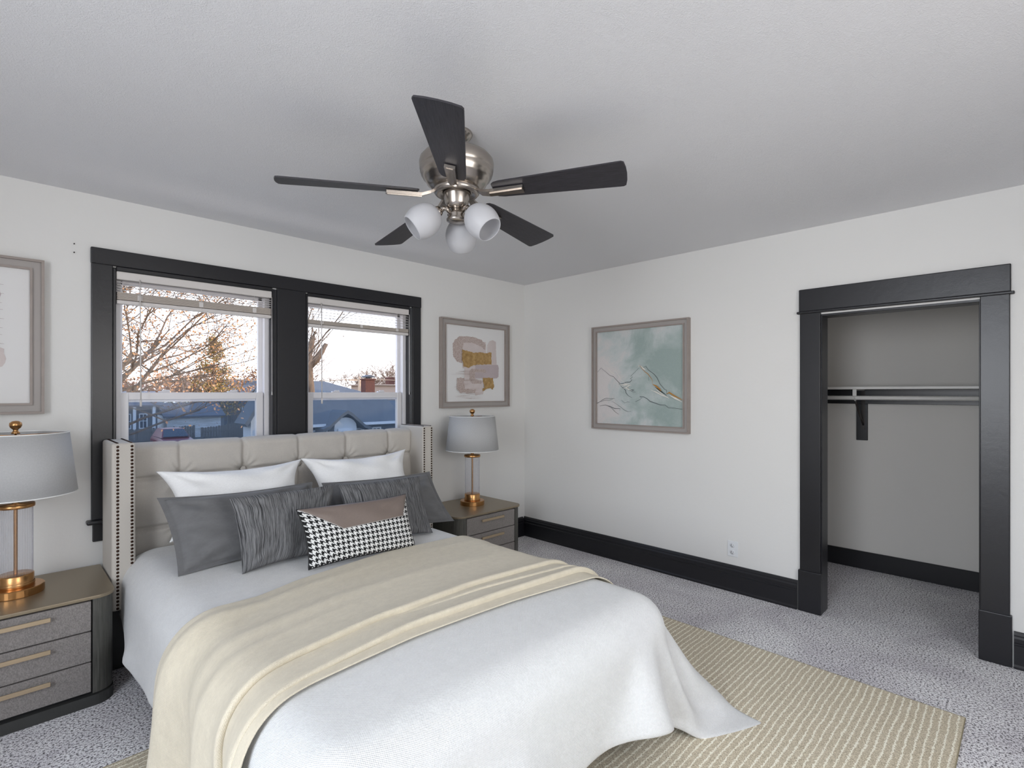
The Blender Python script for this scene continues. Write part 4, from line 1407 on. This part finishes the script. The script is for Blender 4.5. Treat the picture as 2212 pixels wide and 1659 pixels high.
# tilt of the blade plane as hung
A45 = math.radians(45.1)
fwd = Vector((math.cos(A45), math.sin(A45), 0)); rgt = Vector((math.sin(A45), -math.cos(A45), 0))
for k in range(5):
    th = 0.027 + k * 2 * PI / 5
    d = (fwd * (-math.cos(th)) + rgt * math.sin(th))
    slope = -0.034 * (-math.cos(th)) + 0.03 * math.sin(th) - 0.034
    d3 = Vector((d.x, d.y, slope)).normalized()
    side = Vector((-d.y, d.x, 0))
    pitch = math.radians(12)
    sd_ = (side * math.cos(pitch) + Vector((0, 0, 1)) * math.sin(-pitch)).normalized()
    up = d3.cross(sd_).normalized()
    if up.z < 0: up = -up
    ctr = Vector((fx, fy, ZB + 0.002))
    # outline of the blade: narrow root, wide flat tip with rounded corners
    outl = []
    def half(r):
        f_ = (r - 0.17) / (RB - 0.17)
        return 0.052 + 0.027 * f_
    rr = [0.165, 0.175, 0.20] + [0.20 + (RB - 0.225) * i / 8 for i in range(1, 9)]
    left = []
    for r in rr:
        hh_ = half(r)
        if r < 0.17: hh_ *= 0.72
        elif r < 0.18: hh_ *= 0.9
        left.append((r, hh_))
    tipw = half(RB)
    tip = [(RB - 0.012, tipw * 0.985), (RB - 0.002, tipw * 0.90), (RB + 0.004, tipw * 0.5), (RB + 0.006, 0)]
    prof_ = left + tip
    full = [(r, w_) for r, w_ in prof_] + [(r, -w_) for r, w_ in prof_[::-1][1:]]
    mb = MB()
    tmp = []
    lo = [mb.bm.verts.new(ctr + d3 * r + sd_ * w_ - up * 0.003) for r, w_ in full]
    hi = [mb.bm.verts.new(ctr + d3 * r + sd_ * w_ + up * 0.003) for r, w_ in full]
    n_ = len(full)
    fs = [mb.bm.faces.new(lo), mb.bm.faces.new(hi[::-1])]
    for i in range(n_):
        fs.append(mb.bm.faces.new((lo[i], hi[i], hi[(i + 1) % n_], lo[(i + 1) % n_])))
    for fc_ in fs[:2]:
        for lp in fc_.loops:
            rel = lp.vert.co - ctr
            lp[mb.uv].uv = (rel.dot(d3), rel.dot(sd_) + k)
    bl = mb.build('blade', M['fan_wood'], fan)
    # blade iron: curved arm ending in a stepped plate under the blade
    mb = MB()
    zc_ = Vector((0, 0, 1))
    c3 = Vector((fx, fy, 0))
    a0 = c3 + d * 0.088 + zc_ * 2.322
    a1 = c3 + d * 0.112 + zc_ * 2.306
    a2 = ctr + d3 * 0.15 - up * 0.013
    a3 = ctr + d3 * 0.295 - up * 0.0125
    def ribbon(pts, w0, w1, h_):
        rows = []
        N_ = len(pts)
        for i, p_ in enumerate(pts):
            w_ = w0 + (w1 - w0) * i / (N_ - 1)
            rows.append([mb.bm.verts.new(p_ + sd_ * s1 * w_ + up * s2 * h_) for s1, s2 in ((-1, -1), (1, -1), (1, 1), (-1, 1))])
        for i in range(N_ - 1):
            for q in range(4):
                mb.bm.faces.new((rows[i][q], rows[i][(q + 1) % 4], rows[i + 1][(q + 1) % 4], rows[i + 1][q]))
        mb.bm.faces.new(rows[0][::-1]); mb.bm.faces.new(rows[-1])
    ribbon([a0, a1, a2, a3], 0.012, 0.021, 0.006)
    ribbon([a2 - up * 0.006, a3 - d3 * 0.004 - up * 0.006], 0.008, 0.013, 0.004)
    mb.build('blade_arm', M['nickel'], fan)
# light kit: three arms with frosted tulip shades
MB().lathe([(0.0001, 2.248), (0.024, 2.248), (0.020, 2.240), (0.034, 2.230), (0.040, 2.222), (0.036, 2.214), (0.043, 2.204), (0.043, 2.196), (0.030, 2.190), (0.0001, 2.188)], c0, 36).build('light_hub', M['nickel'], fan)
for th, nm in ((1.0, 0), (-1.25, 1), (3.1, 2)):
    d = (fwd * (-math.cos(th)) + rgt * math.sin(th))
    tiltv = (0.78, 0.92, 0.78)[nm]
    ax = (d * math.sin(tiltv) + Vector((0, 0, -math.cos(tiltv)))).normalized()   # towards the mouth
    q = ax.to_track_quat('Z', 'Y').to_matrix().to_4x4()
    c3 = Vector((fx, fy, 0))
    p1 = c3 + d * 0.030 + Vector((0, 0, 2.232))
    p2 = c3 + d * 0.058 + Vector((0, 0, 2.246))
    p3 = p2 + ax * 0.020
    MB().tube([p1, (p1 + p2) / 2 + Vector((0, 0, 0.006)), p2, p3], 0.009, 10).lathe([(0.0001, -0.006), (0.018, -0.004), (0.023, 0.006), (0.024, 0.020), (0.021, 0.022)], tuple(p3), 24, q).build('light_arm', M['nickel'], fan)
    prof_ = [(0.022, 0.010), (0.042, 0.018), (0.058, 0.038), (0.068, 0.064), (0.071, 0.090), (0.067, 0.114), (0.058, 0.136), (0.053, 0.144)]
    s_ = MB().lathe(prof_, tuple(p3), 40, q).build('glass_shade', M['frost'], fan)
    so = s_.modifiers.new('t', 'SOLIDIFY'); so.thickness = 0.003; so.offset = -1
    mod_subsurf(s_, 1)
    MB().lathe([(0.012, 0.018), (0.013, 0.045)] + [(0.0115 + 0.010 * math.sin(PI * i / 10 + 0.15), 0.045 + 0.045 * i / 10) for i in range(11)] + [(0.0001, 0.091)], tuple(p3), 20, q).build('bulb', M['bulb'], s_)

# ------------------------------------------------------------------ outdoors, seen through the windows (second floor, ground at -2.35)
GZ = -2.35
M['ground'] = simple('winter_grass_ground', srgb(98, 96, 84), 0.95, var=srgb(74, 74, 68), vscale=1.5)
M['roof_dark'] = simple('charcoal_shingle_roof', srgb(106, 107, 108), 0.9, bscale=12, bstr=0.4, var=srgb(80, 82, 84), vscale=9, stretch=(1, 1, 2.5))
M['roof_grey'] = simple('weathered_grey_roof', srgb(96, 98, 104), 0.9, var=srgb(86, 88, 94), vscale=3)
M['dark_siding'] = simple('slate_blue_siding', srgb(88, 92, 98), 0.8, bscale=30, bstr=0.2, stretch=(0.1, 0.1, 4))
M['white_siding'] = simple('white_siding', srgb(196, 198, 200), 0.8, bscale=10, bstr=0.3, stretch=(0.1, 0.1, 3))
M['peeling'] = simple('peeling_white_siding', srgb(240, 240, 238), 0.85, var=srgb(186, 182, 176), vscale=2.6, stretch=(0.25, 1, 4))
M['white_trim'] = simple('white_exterior_trim', srgb(214, 216, 218), 0.6)
M['window_dark'] = simple('dark_house_window', srgb(58, 68, 80), 0.15)
M['brick'] = simple('red_brick', srgb(112, 68, 54), 0.9, var=srgb(74, 48, 42), vscale=14, bscale=30, bstr=0.3)
M['tan'] = simple('tan_stucco', srgb(186, 160, 140), 0.9)
M['fence'] = simple('weathered_fence_wood', srgb(120, 114, 106), 0.9, var=srgb(84, 80, 76), vscale=5, stretch=(8, 8, 0.4), bscale=20)
M['car_red'] = simple('dark_red_car_paint', srgb(120, 36, 38), 0.3)
M['tyre'] = simple('tyre_rubber', srgb(26, 26, 28), 0.8)
M['car_glass'] = simple('car_window_glass', srgb(40, 48, 56), 0.08)
M['bark'] = simple('grey_brown_bark', srgb(126, 106, 86), 0.9, bscale=8, bstr=0.8, bdist=0.05, var=srgb(84, 70, 60), vscale=3, stretch=(3, 3, 0.6))
M['twig'] = simple('brown_twigs', srgb(138, 110, 88), 0.9)
M['leaf_orange'] = simple('dry_orange_leaves', srgb(212, 160, 108), 0.8, var=srgb(160, 112, 80), vscale=3)
M['leaf_brown'] = simple('dry_brown_leaves', srgb(160, 116, 84), 0.8, var=srgb(110, 82, 68), vscale=2)
M['leaf_gold'] = simple('olive_gold_foliage', srgb(186, 150, 78), 0.8, var=srgb(118, 104, 62), vscale=1.5)
M['wood_pole'] = simple('pale_wood_pole', srgb(190, 160, 130), 0.8)

g = MB().box(-40, 90, YB + 3, 110, GZ - 0.3, GZ)
struct('ground', g, M['ground'])
# unseen block added to the east, keeps the low sun off the yards
struct('sun_blocker_east', MB().box(42, 46, 4, 55, GZ, 5.0), M['dark_siding'])

def house_thing(name, loc, label, cat='house'):
    return empty(name, loc, label, cat)
def gable_x(mb, x0, x1, y0, ym, y1, ze, zr, ov=0.0, t=0.12):
    """roof with its ridge along x, two slabs"""
    mb.prism([(x0, y0, ze), (x0, ym, zr), (x0, ym, zr - t), (x0, y0, ze - t)], (x1 - x0, 0, 0))
    mb.prism([(x0, y1, ze), (x0, ym, zr), (x0, ym, zr - t), (x0, y1, ze - t)], (x1 - x0, 0, 0))
def win(root, x0, x1, z0, z1, y, cols=2):
    f = MB()
    w_ = 0.07
    f.box(x0 - w_, x1 + w_, y - 0.06, y, z1, z1 + w_).box(x0 - w_, x1 + w_, y - 0.06, y, z0 - w_, z0).box(x0 - w_, x0, y - 0.06, y, z0, z1).box(x1, x1 + w_, y - 0.06, y, z0, z1)
    for k in range(1, cols):
        xx = x0 + (x1 - x0) * k / cols
        f.box(xx - 0.02, xx + 0.02, y - 0.05, y, z0, z1)
    f.box(x0, x1, y - 0.05, y, (z0 + z1) / 2 - 0.02, (z0 + z1) / 2 + 0.02)
    o = f.build('window', M['white_trim'], root)
    MB().box(x0, x1, y - 0.02, y - 0.005, z0, z1).build('pane', M['window_dark'], o)

# the bungalow with the arched porch, right window
r = house_thing('bungalow', (12, 27, GZ), 'dark roofed bungalow with white arched porch, behind the right window')
MB().box(10.75, 15.9, 25, 29.1, GZ, -0.18).build('walls', M['dark_siding'], r)
mb = MB(); gable_x(mb, 10.62, 16.25, 24.55, 27.4, 29.4, -0.10, 1.42); mb.prism([(10.75, 25, -0.18), (10.75, 29.1, -0.18), (10.75, 27.3, 1.2)], (5.15, 0, 0))
mb.build('roof', M['roof_dark'], r)
MB().box(10.62, 11.5, 24.50, 24.60, -0.24, -0.10).build('gutter', M['white_trim'], r)
MB().box(13.4, 16.25, 24.50, 24.60, -0.24, -0.10).build('gutter', M['white_trim'], r)
# porch: arched white front under an eyebrow gable
arch = [(11.85, -2.35), (11.85, -0.30)] + [(12.45 + 0.60 * math.cos(a), -0.30 + 0.50 * math.sin(a)) for a in [PI - PI * i / 12 for i in range(13)]] + [(13.05, -2.35)]
MB().prism([(x, 24.35, z) for x, z in arch], (0, 0.6, 0)).build('porch_front', M['white_siding'], r)
cur = [(11.15, -0.32), (11.5, -0.18), (11.85, 0.12), (12.2, 0.42), (12.45, 0.56), (12.7, 0.42), (13.05, 0.12), (13.4, -0.18), (13.75, -0.32)]
low = [(x, z - 0.17) for x, z in cur]
MB().prism([(x, 24.1, z) for x, z in cur + low[::-1]], (0, 3.6, 0)).build('porch_roof', M['roof_dark'], r)
d_ = MB().box(12.02, 12.78, 24.28, 24.36, -2.3, -0.36).build('door_surround', M['white_trim'], r)
MB().box(12.14, 12.66, 24.25, 24.29, -2.3, -0.50).build('door', M['window_dark'], d_)
for x0, x1 in ((10.86, 11.24), (11.42, 11.72), (13.25, 13.62), (13.80, 14.17), (14.35, 14.75)):
    win(r, x0, x1, -1.4, -0.48, 25.0)

r = house_thing('house', (15, 40, GZ), 'house with broad dark blue roof and brick chimney, behind the right window above the bungalow')
MB().box(15.2, 21.6, 38, 46, GZ, 1.15).build('walls', M['dark_siding'], r)
mb = MB()
mb.prism([(14.6, 36.5, 1.0), (22.0, 36.5, 1.0), (18.6, 40, 2.34), (14.6, 40, 2.34)], (0, 0.05, -0.12))
mb.prism([(14.6, 46, 1.0), (22.0, 46, 1.0), (18.6, 42, 2.34), (14.6, 42, 2.34)], (0, 0.05, -0.12))
mb.prism([(22.0, 36.5, 1.0), (22.0, 46, 1.0), (18.6, 42, 2.34), (18.6, 40, 2.34)], (-0.05, 0, -0.12))
mb.prism([(14.6, 40, 2.34), (18.6, 40, 2.34), (18.6, 42, 2.34), (14.6, 42, 2.34)], (0, 0, -0.1))
mb.build('roof', M['roof_dark'], r)
ch = MB().box(20.15, 20.95, 36.2, 36.9, GZ, 2.42).box(20.08, 21.02, 36.13, 36.97, 2.42, 2.52).build('chimney', M['brick'], r)
MB().box(20.4, 20.7, 36.4, 36.7, 2.52, 2.62).prism([(20.1, 36.15, 2.66), (21.0, 36.15, 2.66), (20.55, 36.15, 2.80)], (0, 0.75, 0)).box(20.1, 21.0, 36.15, 36.9, 2.62, 2.67).build('chimney_cap', M['roof_grey'], ch)
r = house_thing('garage', (26, 44, GZ), 'low pale blue house behind the bungalow at the far right of the window')
MB().box(17.6, 23.5, 29.5, 34, GZ, 0.0).build('walls', M['white_siding'], r)
mb = MB(); gable_x(mb, 17.3, 23.8, 29.0, 31.7, 34.4, 0.02, 0.9); mb.build('roof', M['roof_dark'], r)
win(r, 18.2, 18.7, -1.3, -0.4, 29.5)
r = house_thing('house', (31, 50, GZ), 'distant tan house with small chimney on the skyline of the right window')
MB().box(28.8, 36, 50, 55, GZ, 2.2).box(28.5, 36.3, 49.7, 55.2, 2.2, 2.32).build('walls', M['tan'], r)
MB().box(30.6, 31.3, 49.9, 50.6, 2.3, 3.1).build('chimney', M['brick'], r)
# pole and wires
r = empty('utility_pole', (24.4, 45, GZ), 'pale wooden utility pole rising left of the brick chimney', 'pole')
MB().tube([(24.4, 45, GZ), (24.4, 45, 2.95)], 0.13, 8).box(23.4, 25.4, 44.95, 45.05, 2.55, 2.65).build('post', M['wood_pole'], r)
MB().tube([(24.4, 45, 2.7), (19, 46, 2.35), (14, 47, 2.5)], 0.03, 4).tube([(24.4, 45, 2.7), (30, 44, 2.6), (36, 43, 2.9)], 0.03, 4).build('wire', M['wood_pole'], r)

# shed, fences, car, left window
r = house_thing('shed', (11.8, 50, GZ), 'long white shed with peeling paint and grey roof, behind the fence', 'shed')
MB().box(9.9, 13.9, 50, 54, GZ, -0.50).build('walls', M['peeling'], r)
mb = MB(); gable_x(mb, 9.6, 14.2, 49.7, 52, 54.3, -0.52, 0.56); mb.prism([(9.9, 50, -0.5), (9.9, 54, -0.5), (9.9, 52, 0.45)], (4.0, 0, 0))
mb.build('roof', M['roof_grey'], r)
def fence_run(x0, x1, y, z0, z1, label):
    r = empty('board_fence', ((x0 + x1) / 2, y, GZ), label, 'fence', 'weathered board fences')
    mb = MB(); rn = random.Random(int(x0 * 10))
    x = x0
    while x < x1:
        zt = z0 + (z1 - z0) * (x - x0) / (x1 - x0) + rn.uniform(-0.03, 0.03)
        mb.prism([(x, y, GZ), (x + 0.16, y, GZ), (x + 0.16, y, zt - 0.05), (x + 0.08, y, zt), (x, y, zt - 0.05)], (0, 0.025, 0))
        x += 0.175
    mb.build('boards', M['fence'], r)
    MB().box(x0, x1, y - 0.05, y, -1.35, -1.25).box(x0, x1, y - 0.05, y, -2.0, -1.9).build('rails', M['fence'], r)
    n = int((x1 - x0) / 2.2) + 1
    for k in range(n):
        xx = x0 + (x1 - x0) * k / max(1, n - 1)
        MB().box(xx - 0.06, xx + 0.06, y - 0.14, y - 0.02, GZ, z0 + (z1 - z0) * k / max(1, n - 1) + 0.02).build('post', M['fence'], r)
fence_run(5.4, 10.4, 44.0, -1.15, -1.0, 'low weathered board fence behind the red car')
fence_run(10.3, 14.2, 41.5, -1.05, -0.62, 'taller weathered board fence in front of the white shed')
fence_run(13.6, 18.5, 47.0, -0.45, -0.25, 'tall weathered board fence to the right of the shed, ending at the white gable')

r = empty('car', (8.1, 38.5, GZ), 'dark red parked car in front of the board fence', 'car')
body = [(-0.86, 0.35), (-0.88, 0.75), (-0.82, 0.92), (0.82, 0.92), (0.88, 0.75), (0.86, 0.35), (0.70, 0.22), (-0.70, 0.22)]
mb = MB()
secs = [(0, 0.86, 0.72), (0.25, 1.0, 0.86), (1.3, 1.0, 0.98), (3.9, 1.0, 1.0), (4.3, 0.94, 0.94)]
rows = []
for dy, sx_, sz_ in secs:
    rows.append([mb.bm.verts.new((8.1 + x * sx_, 37.2 + dy, GZ + z * sz_)) for x, z in body])
for i in range(len(rows) - 1):
    for k in range(8):
        mb.bm.faces.new((rows[i][k], rows[i][(k + 1) % 8], rows[i + 1][(k + 1) % 8], rows[i + 1][k]))
mb.bm.faces.new(rows[0][::-1]); mb.bm.faces.new(rows[-1])
cab0 = [(-0.78, 1.2), (0.78, 1.2), (0.78, 4.0), (-0.78, 4.0)]
cab1 = [(-0.58, 1.95), (0.58, 1.95), (0.58, 3.5), (-0.58, 3.5)]
a_ = [mb.bm.verts.new((8.1 + x, 37.2 + y, GZ + 0.93)) for x, y in cab0]
b_ = [mb.bm.verts.new((8.1 + x, 37.2 + y, GZ + 1.46)) for x, y in cab1]
for k in range(4):
    mb.bm.faces.new((a_[k], a_[(k + 1) % 4], b_[(k + 1) % 4], b_[k]))
mb.bm.faces.new(b_)
mb.build('body', M['car_red'], r)
MB().prism([(8.1 - 0.70, 38.42, GZ + 0.97), (8.1 + 0.70, 38.42, GZ + 0.97), (8.1 + 0.55, 39.05, GZ + 1.41), (8.1 - 0.55, 39.05, GZ + 1.41)], (0, -0.04, 0.03)).build('windscreen', M['car_glass'], r)
for xx, yy in ((-0.82, 0.8), (0.82, 0.8), (-0.82, 3.4), (0.82, 3.4)):
    MB().lathe([(0.0001, -0.1), (0.32, -0.1), (0.32, 0.1), (0.0001, 0.1)], (8.1 + xx, 37.2 + yy, GZ + 0.32), 20, Matrix.Rotation(PI / 2, 4, 'Y')).build('wheel', M['tyre'], r)
for xx in (-0.6, 0.6):
    MB().sphere((8.1 + xx, 37.27, GZ + 0.62), 0.12, 1.2, 0.5, 0.8).build('headlight', M['white_trim'], r)

r = house_thing('house', (8, 24, GZ), 'white gabled house corner with dark sloping eave at the right of the left window')
mb = MB(); mb.prism([(7.2, 22, GZ), (9.0, 22, GZ), (9.0, 22, 0.9), (8.1, 22, 1.9), (7.2, 22, 0.75)], (0, 0.9, 0)); mb.build('walls', M['white_siding'], r)
mb = MB()
mb.prism([(6.85, 21.6, 0.22), (8.12, 21.6, 2.32), (8.12, 21.6, 2.14), (6.95, 21.6, 0.10)], (0, 1.3, 0))
mb.prism([(9.3, 21.6, 0.42), (8.12, 21.6, 2.32), (8.12, 21.6, 2.14), (9.2, 21.6, 0.32)], (0, 1.3, 0))
mb.build('roof', M['roof_dark'], r)
win(r, 7.5, 8.0, -1.2, -0.1, 22.0)
r = house_thing('house', (19, 60, GZ), 'dark distant house with one white framed window above the fences')
MB().box(17.0, 21.5, 60, 66, GZ, 1.5).build('walls', M['dark_siding'], r)
mb = MB(); gable_x(mb, 16.5, 22, 59.5, 63, 66.5, 1.4, 2.9); mb.build('roof', M['roof_dark'], r)
win(r, 18.8, 19.36, -0.79, -0.15, 60.0)
r = house_thing('house', (8, 46, GZ), 'grey house with a white posted porch at the far left behind the fence')
MB().box(5.6, 8.7, 47, 52, GZ, 0.55).build('walls', M['dark_siding'], r)
mb = MB(); gable_x(mb, 5.3, 9.0, 46.4, 49.5, 52.6, 0.5, 1.55); mb.build('roof', M['roof_grey'], r)
for xx in (6.2, 7.2, 8.4):
    MB().box(xx - 0.09, xx + 0.09, 46.5, 46.7, GZ, 0.45).build('porch_post', M['white_trim'], r)
win(r, 6.5, 7.0, -1.2, -0.2, 47.0)
win(r, 7.6, 8.0, -1.2, -0.2, 47.0)

def leaf_cluster(mb, p, n, spread, size, rn):
    for _ in range(n):
        q = p + Vector((rn.gauss(0, spread), rn.gauss(0, spread), rn.gauss(0, spread)))
        a = Vector((rn.gauss(0, 1), rn.gauss(0, 1), rn.gauss(0, 1))).normalized()
        b2 = a.cross(Vector((rn.gauss(0, 1), rn.gauss(0, 1), rn.gauss(0, 1)))).normalized()
        s_ = size * rn.uniform(0.6, 1.3)
        vs = [mb.bm.verts.new(v_) for v_ in (q - a * s_, q + b2 * s_ * 0.6, q + a * s_, q - b2 * s_ * 0.6)]
        mb.bm.faces.new(vs)

def tree(name, base, height, trunk_r, label, cat='tree', group=None, seed=1, levels=4, spread=0.9, leaves=0, leaf_size=0.06, leaf_mat=None, lean=(0, 0), trunk_frac=0.35, kids=4, twig_mat=None, leaf_sp=0.14, up=0.25, rmin=0.006):
    rn = random.Random(seed)
    root = empty(name, base, label, cat, group)
    mb = MB(); lf = MB(); ends = []
    def grow(p, d, L, r_, lv):
        pts = [p]; rs_ = [r_]
        nseg = 3 if lv > 0 else 4
        dd = d.copy()
        for i in range(nseg):
            dd = (dd + Vector((rn.gauss(0, 0.16), rn.gauss(0, 0.16), rn.gauss(0, 0.10) + 0.03))).normalized()
            p = p + dd * (L / nseg)
            pts.append(p); rs_.append(r_ * (1 - 0.5 * (i + 1) / nseg))
        mb.tube(pts, rs_, 5 if lv < 2 else 3, cap=False)
        if lv >= levels:
            ends.extend(pts[1:])
            return
        k = kids if lv else kids + 2
        for c_ in range(k):
            t_ = rn.uniform(0.45, 1.0) if lv else rn.uniform(trunk_frac + 0.1, 1.0)
            i = min(nseg - 1, int(t_ * nseg)); f_ = t_ * nseg - i
            q = pts[i].lerp(pts[i + 1], min(1, f_))
            az = rn.uniform(0, 2 * PI)
            side_ = Vector((math.cos(az), math.sin(az), rn.uniform(-0.2, 0.5) + up * 0.4))
            nd = (dd * (1.0 - spread * 0.5) + side_ * spread).normalized()
            grow(q, nd, L * rn.uniform(0.55, 0.75), max(rs_[i] * 0.55, rmin), lv + 1)
    grow(Vector(base), Vector((lean[0], lean[1], 1)).normalized(), height * 0.45, trunk_r, 0)
    mb.build('branches', twig_mat or M['bark'], root, recalc=False)
    if leaves:
        per = max(1, int(leaves / max(1, len(ends))))
        for e_ in ends:
            if rn.random() < leaves / (per * len(ends)):
                leaf_cluster(lf, e_, per, leaf_sp, leaf_size, rn)
        lf.build('leaves', leaf_mat or M['leaf_orange'], root, recalc=False)
    return root

# the near tree whose branches cross the left window
tree('broadleaf_tree', (0.85, 13.5, GZ), 12.5, 0.14, 'near tree with dry orange leaves filling the left of the left window', seed=11, levels=4, spread=1.0, leaves=17000, leaf_size=0.030, kids=6, leaf_sp=0.24, trunk_frac=0.15)
tree('broadleaf_tree', (6.7, 20.8, GZ), 12.5, 0.10, 'sparse tree with thin dark branches at the upper right of the left window', seed=23, levels=4, spread=0.62, leaves=2000, leaf_size=0.04, leaf_mat=M['leaf_brown'], kids=4, trunk_frac=0.5)
# gold cone-shaped tree
def cone_tree(base, h_, rad, label, seed):
    rn = random.Random(seed)
    root = empty('evergreen_tree', base, label, 'tree')
    mb = MB(); lf = MB()
    b0 = Vector(base)
    mb.tube([b0, b0 + Vector((0, 0, h_))], [0.22, 0.03], 6)
    for k in range(170):
        f_ = rn.uniform(0.12, 1.0)
        L = rad * (1 - f_) ** 0.75 * rn.uniform(0.7, 1.1) + 0.15
        az = rn.uniform(0, 2 * PI)
        p0 = b0 + Vector((0, 0, h_ * f_))
        p1 = p0 + Vector((math.cos(az) * L, math.sin(az) * L, L * rn.uniform(0.15, 0.6)))
        mb.tube([p0, p0.lerp(p1, 0.5) + Vector((0, 0, -0.05)), p1], [0.03, 0.02, 0.008], 3, cap=False)
        for j in range(5):
            leaf_cluster(lf, p0.lerp(p1, 0.35 + 0.65 * j / 4), 5, 0.17, 0.11, rn)
    mb.build('trunk', M['twig'], root, recalc=False)
    lf.build('foliage', M['leaf_gold'], root, recalc=False)
cone_tree((14.7, 55, GZ), 8.9, 2.7, 'cone-shaped golden evergreen on the skyline, centre of the left window', 4)
tree('bare_tree', (16.8, 56, GZ), 6.5, 0.12, 'golden multi-stemmed shrubby tree right of the golden evergreen', seed=8, levels=3, spread=0.6, leaves=500, leaf_size=0.12, leaf_mat=M['leaf_orange'], leaf_sp=0.25, twig_mat=M['twig'])

# pollarded trunk, right window
root = empty('pollarded_tree', (13.5, 30.5, GZ), 'thick sunlit tree trunk cut back to stubs, at the left of the right window', 'tree')
mb = MB()
mb.tube([(13.45, 31, GZ), (13.4, 31, -0.5), (13.45, 31, 1.4), (13.35, 31, 2.6), (13.38, 31, 3.6), (13.3, 31, 4.3)], [0.48, 0.42, 0.36, 0.34, 0.30, 0.20], 10)
mb.tube([(13.38, 31, 3.5), (13.55, 31, 4.1), (13.68, 31, 4.75), (13.86, 31, 5.15)], [0.22, 0.20, 0.17, 0.13], 8)
mb.tube([(13.45, 31, 3.0), (13.9, 30.9, 3.5), (14.2, 30.9, 3.95), (14.5, 30.9, 4.45)], [0.24, 0.22, 0.18, 0.13], 8)
mb.tube([(13.3, 31, 3.8), (13.15, 31, 4.3), (13.0, 31, 4.5)], [0.16, 0.12, 0.08], 6)
mb.tube([(13.45, 31, 1.4), (13.0, 31.1, 2.2), (12.7, 31.1, 2.9)], [0.22, 0.18, 0.12], 7)
mb.build('trunk', M['bark'], root, recalc=False)
rn = random.Random(7)
mb = MB()
for k in range(70):
    p = Vector((13.45 + rn.uniform(-0.2, 0.9), 31 + rn.uniform(-0.3, 0.3), rn.uniform(2.0, 4.6)))
    d = Vector((rn.uniform(0.1, 1.0), rn.uniform(-0.6, 0.6), rn.uniform(0.1, 1.2))).normalized()
    L = rn.uniform(0.8, 2.2)
    mb.tube([p, p + d * L * 0.5 + Vector((0, 0, 0.08)), p + d * L + Vector((0, 0, 0.3))], [0.014, 0.010, 0.005], 3, cap=False)
mb.build('twigs', M['twig'], root, recalc=False)

# skyline of bare winter trees
rn = random.Random(31)
spots = []
for k in range(13):
    spots.append((24.5 + k * 1.75 + rn.uniform(-0.6, 0.6), 62 + rn.uniform(-4, 6), rn.uniform(7.2, 9.6) - (1.5 if k < 3 else 0)))
for i, (x, y, h_) in enumerate(spots):
    tree('bare_tree', (x, y, GZ), h_, 0.13, 'bare russet winter tree in the skyline row behind the right window', 'tree', 'bare trees on the skyline of the right window', seed=100 + i, levels=4, spread=0.7, kids=4, twig_mat=M['twig'], leaves=0, rmin=0.02)
spots = []
for k in range(12):
    spots.append((7.5 + k * 1.7 + rn.uniform(-0.6, 0.6), 66 + rn.uniform(-4, 6), rn.uniform(5.8, 8.0)))
for i, (x, y, h_) in enumerate(spots):
    tree('bare_tree', (x, y, GZ), h_, 0.13, 'leafy brown winter tree in the skyline row behind the left window', 'tree', 'brown trees on the skyline of the left window', seed=200 + i, levels=3, spread=0.8, kids=5, rmin=0.02, twig_mat=M['twig'], leaves=700, leaf_size=0.17, leaf_mat=M['leaf_brown'] if i % 3 else M['leaf_orange'], leaf_sp=0.4)
